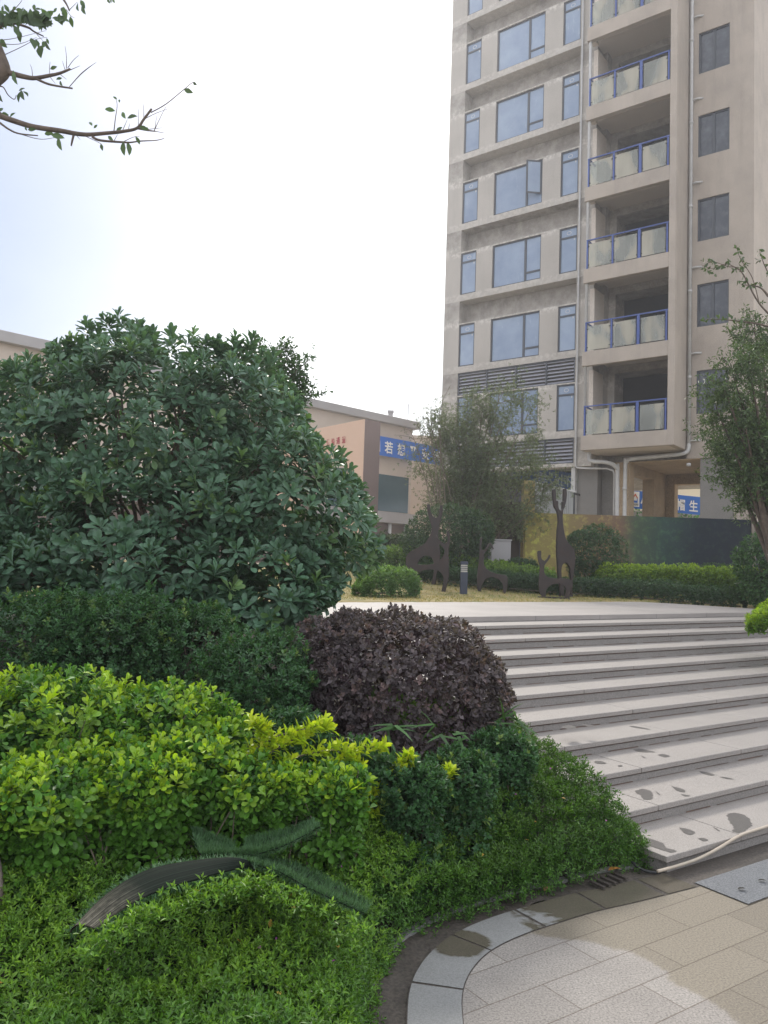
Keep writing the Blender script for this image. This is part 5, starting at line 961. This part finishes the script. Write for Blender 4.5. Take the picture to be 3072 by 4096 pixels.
c = D(1690, 1215, 14.5); dome('leafy_shrub', 'bushy shrub at the right edge under the leafy tree', c, (.85, .7, .62), 1800, .08, (.035, .08, .028), (.06, .13, .04))
c = D(1550, 1250, 18.0); dome('leafy_shrub', 'low dark shrub at the foot of the hoarding post', c, (.7, .5, .35), 1100, .06, (.03, .06, .026), (.045, .085, .035))
def hedge(name, label, path, wid, top, n, leafL, c_top, c_side, group=None, lumpy=.05, zb=None):
    pts = np.array(smooth_line([np.array([x, y, 0.]) for x, y in path], 8)); L = np.concatenate([[0], np.cumsum(np.linalg.norm(np.diff(pts, axis=0), axis=1))])
    b = np.array([pts[:, 0].mean(), pts[:, 1].mean(), 0]); b[2] = tz(b[0], b[1]); o = plant(name, label, 'hedge', b, group)
    s = rng.uniform(0, L[-1], n); cx_ = np.interp(s, L, pts[:, 0]); cy_ = np.interp(s, L, pts[:, 1]); tgv = np.gradient(pts, axis=0); tx_ = np.interp(s, L, tgv[:, 0]); ty_ = np.interp(s, L, tgv[:, 1]); ln_ = np.hypot(tx_, ty_); nx_, ny_ = -ty_/ln_, tx_/ln_
    a = rng.uniform(0, np.pi, n); ca, sa = np.cos(a), np.sin(a); e = 2/3.2; ox = np.sign(ca)*np.abs(ca)**e; oz = np.abs(sa)**e; sc_ = rng.uniform(.80, 1.04, n); end = np.clip(np.minimum(s, L[-1]-s)/.3, .15, 1)**.5
    X = cx_+nx_*ox*wid*.5*sc_*end; Y = cy_+ny_*ox*wid*.5*sc_*end; zt_ = terrain(X, Y) if zb is None else np.full(n, zb); tp = top(X, Y) if callable(top) else top; Z = zt_+tp*oz*sc_*end*(1+lumpy*2*fbm(X*.6, Y*.6))+rng.normal(0, .015, n)
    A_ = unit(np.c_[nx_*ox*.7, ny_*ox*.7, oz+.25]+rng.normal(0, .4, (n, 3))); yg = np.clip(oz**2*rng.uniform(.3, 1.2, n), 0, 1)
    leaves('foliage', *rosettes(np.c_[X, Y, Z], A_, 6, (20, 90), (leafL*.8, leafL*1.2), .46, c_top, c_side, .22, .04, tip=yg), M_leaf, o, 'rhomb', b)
    mb = MB(); mb.tube([(x, y, tz(x, y)+.06) for x, y in path], .015, 5); mb.build('branches', M_twig, o, loc=b)
def g2(x, y, Y): q = D(x, y, Y); return (q[0], q[1])
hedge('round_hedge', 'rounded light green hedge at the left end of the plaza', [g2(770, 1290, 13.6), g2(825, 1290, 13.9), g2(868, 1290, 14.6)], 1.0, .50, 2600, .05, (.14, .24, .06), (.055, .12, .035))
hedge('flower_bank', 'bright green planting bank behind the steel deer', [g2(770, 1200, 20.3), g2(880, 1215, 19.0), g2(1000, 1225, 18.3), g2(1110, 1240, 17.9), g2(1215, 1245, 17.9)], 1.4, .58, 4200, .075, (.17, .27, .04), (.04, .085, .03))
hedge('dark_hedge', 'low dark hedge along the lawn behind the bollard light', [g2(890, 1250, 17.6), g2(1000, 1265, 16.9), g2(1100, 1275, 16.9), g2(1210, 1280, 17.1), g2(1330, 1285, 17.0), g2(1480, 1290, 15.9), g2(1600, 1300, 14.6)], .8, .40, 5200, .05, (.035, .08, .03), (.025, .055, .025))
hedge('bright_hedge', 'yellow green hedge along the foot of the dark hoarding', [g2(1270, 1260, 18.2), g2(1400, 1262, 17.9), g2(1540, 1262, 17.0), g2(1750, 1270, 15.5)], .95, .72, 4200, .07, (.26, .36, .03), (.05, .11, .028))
hedge('grey_hedge', 'dim grey green hedge between the domed shrub and the gate', [g2(800, 1180, 22.5), g2(870, 1180, 22), g2(960, 1180, 21)], .9, .95, 1800, .08, (.06, .09, .05), (.04, .065, .035))
hedge('dark_hedge', 'dark hedge below the pale grey box', [g2(1080, 1205, 19.0), g2(1130, 1215, 18.8), g2(1180, 1230, 18.6)], .9, .75, 1600, .06, (.04, .08, .04), (.03, .06, .03))
c = D(1665, 1320, 9.4); b_ = (c[0]+.25, c[1]); hedge('bright_shrub', 'bright yellow green shrub at the top right of the steps', [(c[0]-.2, c[1]+.15), (c[0]+.35, c[1]-.1), (c[0]+.9, c[1]-.5)], .75, .42, 1500, .06, (.34, .46, .03), (.09, .18, .025), lumpy=.12, zb=1.03)
c = onz(3110, 2500, 1.0); hedge('step_side_hedge', 'dark green planting at the right end of the upper steps', [(c[0]+.35, c[1]-.1), (c[0]+.7, c[1]-1.2), (c[0]+.9, c[1]-2.6)], .6, .5, 1500, .05, (.06, .12, .03), (.035, .08, .025))
# --- short dry lawn
n = 26000; X = rng.uniform(-3.5, 9, n); Y = rng.uniform(12.5, 20.5, n); s = X*N2[0]+Y*N2[1]; z = terrain(X, Y); ok = (z > 1.08) & ~((s < 10.8) & (X > 6)); X, Y, z = X[ok], Y[ok], z[ok]; n = len(X)
tint_ = np.clip(.5+.8*fbm(X*.7, Y*.7)+rng.normal(0, .2, n), 0, 1)[:, None]
tag(leaves('lawn_grass', np.c_[X, Y, z-.004], unit(np.c_[rng.normal(0, .5, (n, 2)), np.ones(n)]), unit(rng.normal(size=(n, 3))), rng.uniform(.025, .05, n), .012, np.array([.30, .24, .10])*tint_+np.array([.14, .17, .05])*(1-tint_), M_dull, None, 'blade'), 'short half dry lawn grass around the steel deer', 'grass', kind='stuff')

# ---------------------------------------------------------------- thin bright air
mh = bpy.data.materials.new('haze'); mh.use_nodes = True; t = mh.node_tree; t.nodes.remove(t.nodes['Principled BSDF'])
v_ = nd(t, 'ShaderNodeVolumePrincipled'); v_.inputs['Color'].default_value = (.93, .95, 1, 1); v_.inputs['Density'].default_value = .0022; v_.inputs['Anisotropy'].default_value = .55
t.links.new(v_.outputs[0], t.nodes['Material Output'].inputs['Volume'])
tag(MB().box(-112, 112, -112, 112, -1.2, 42).build('haze', mh), kind='stuff')
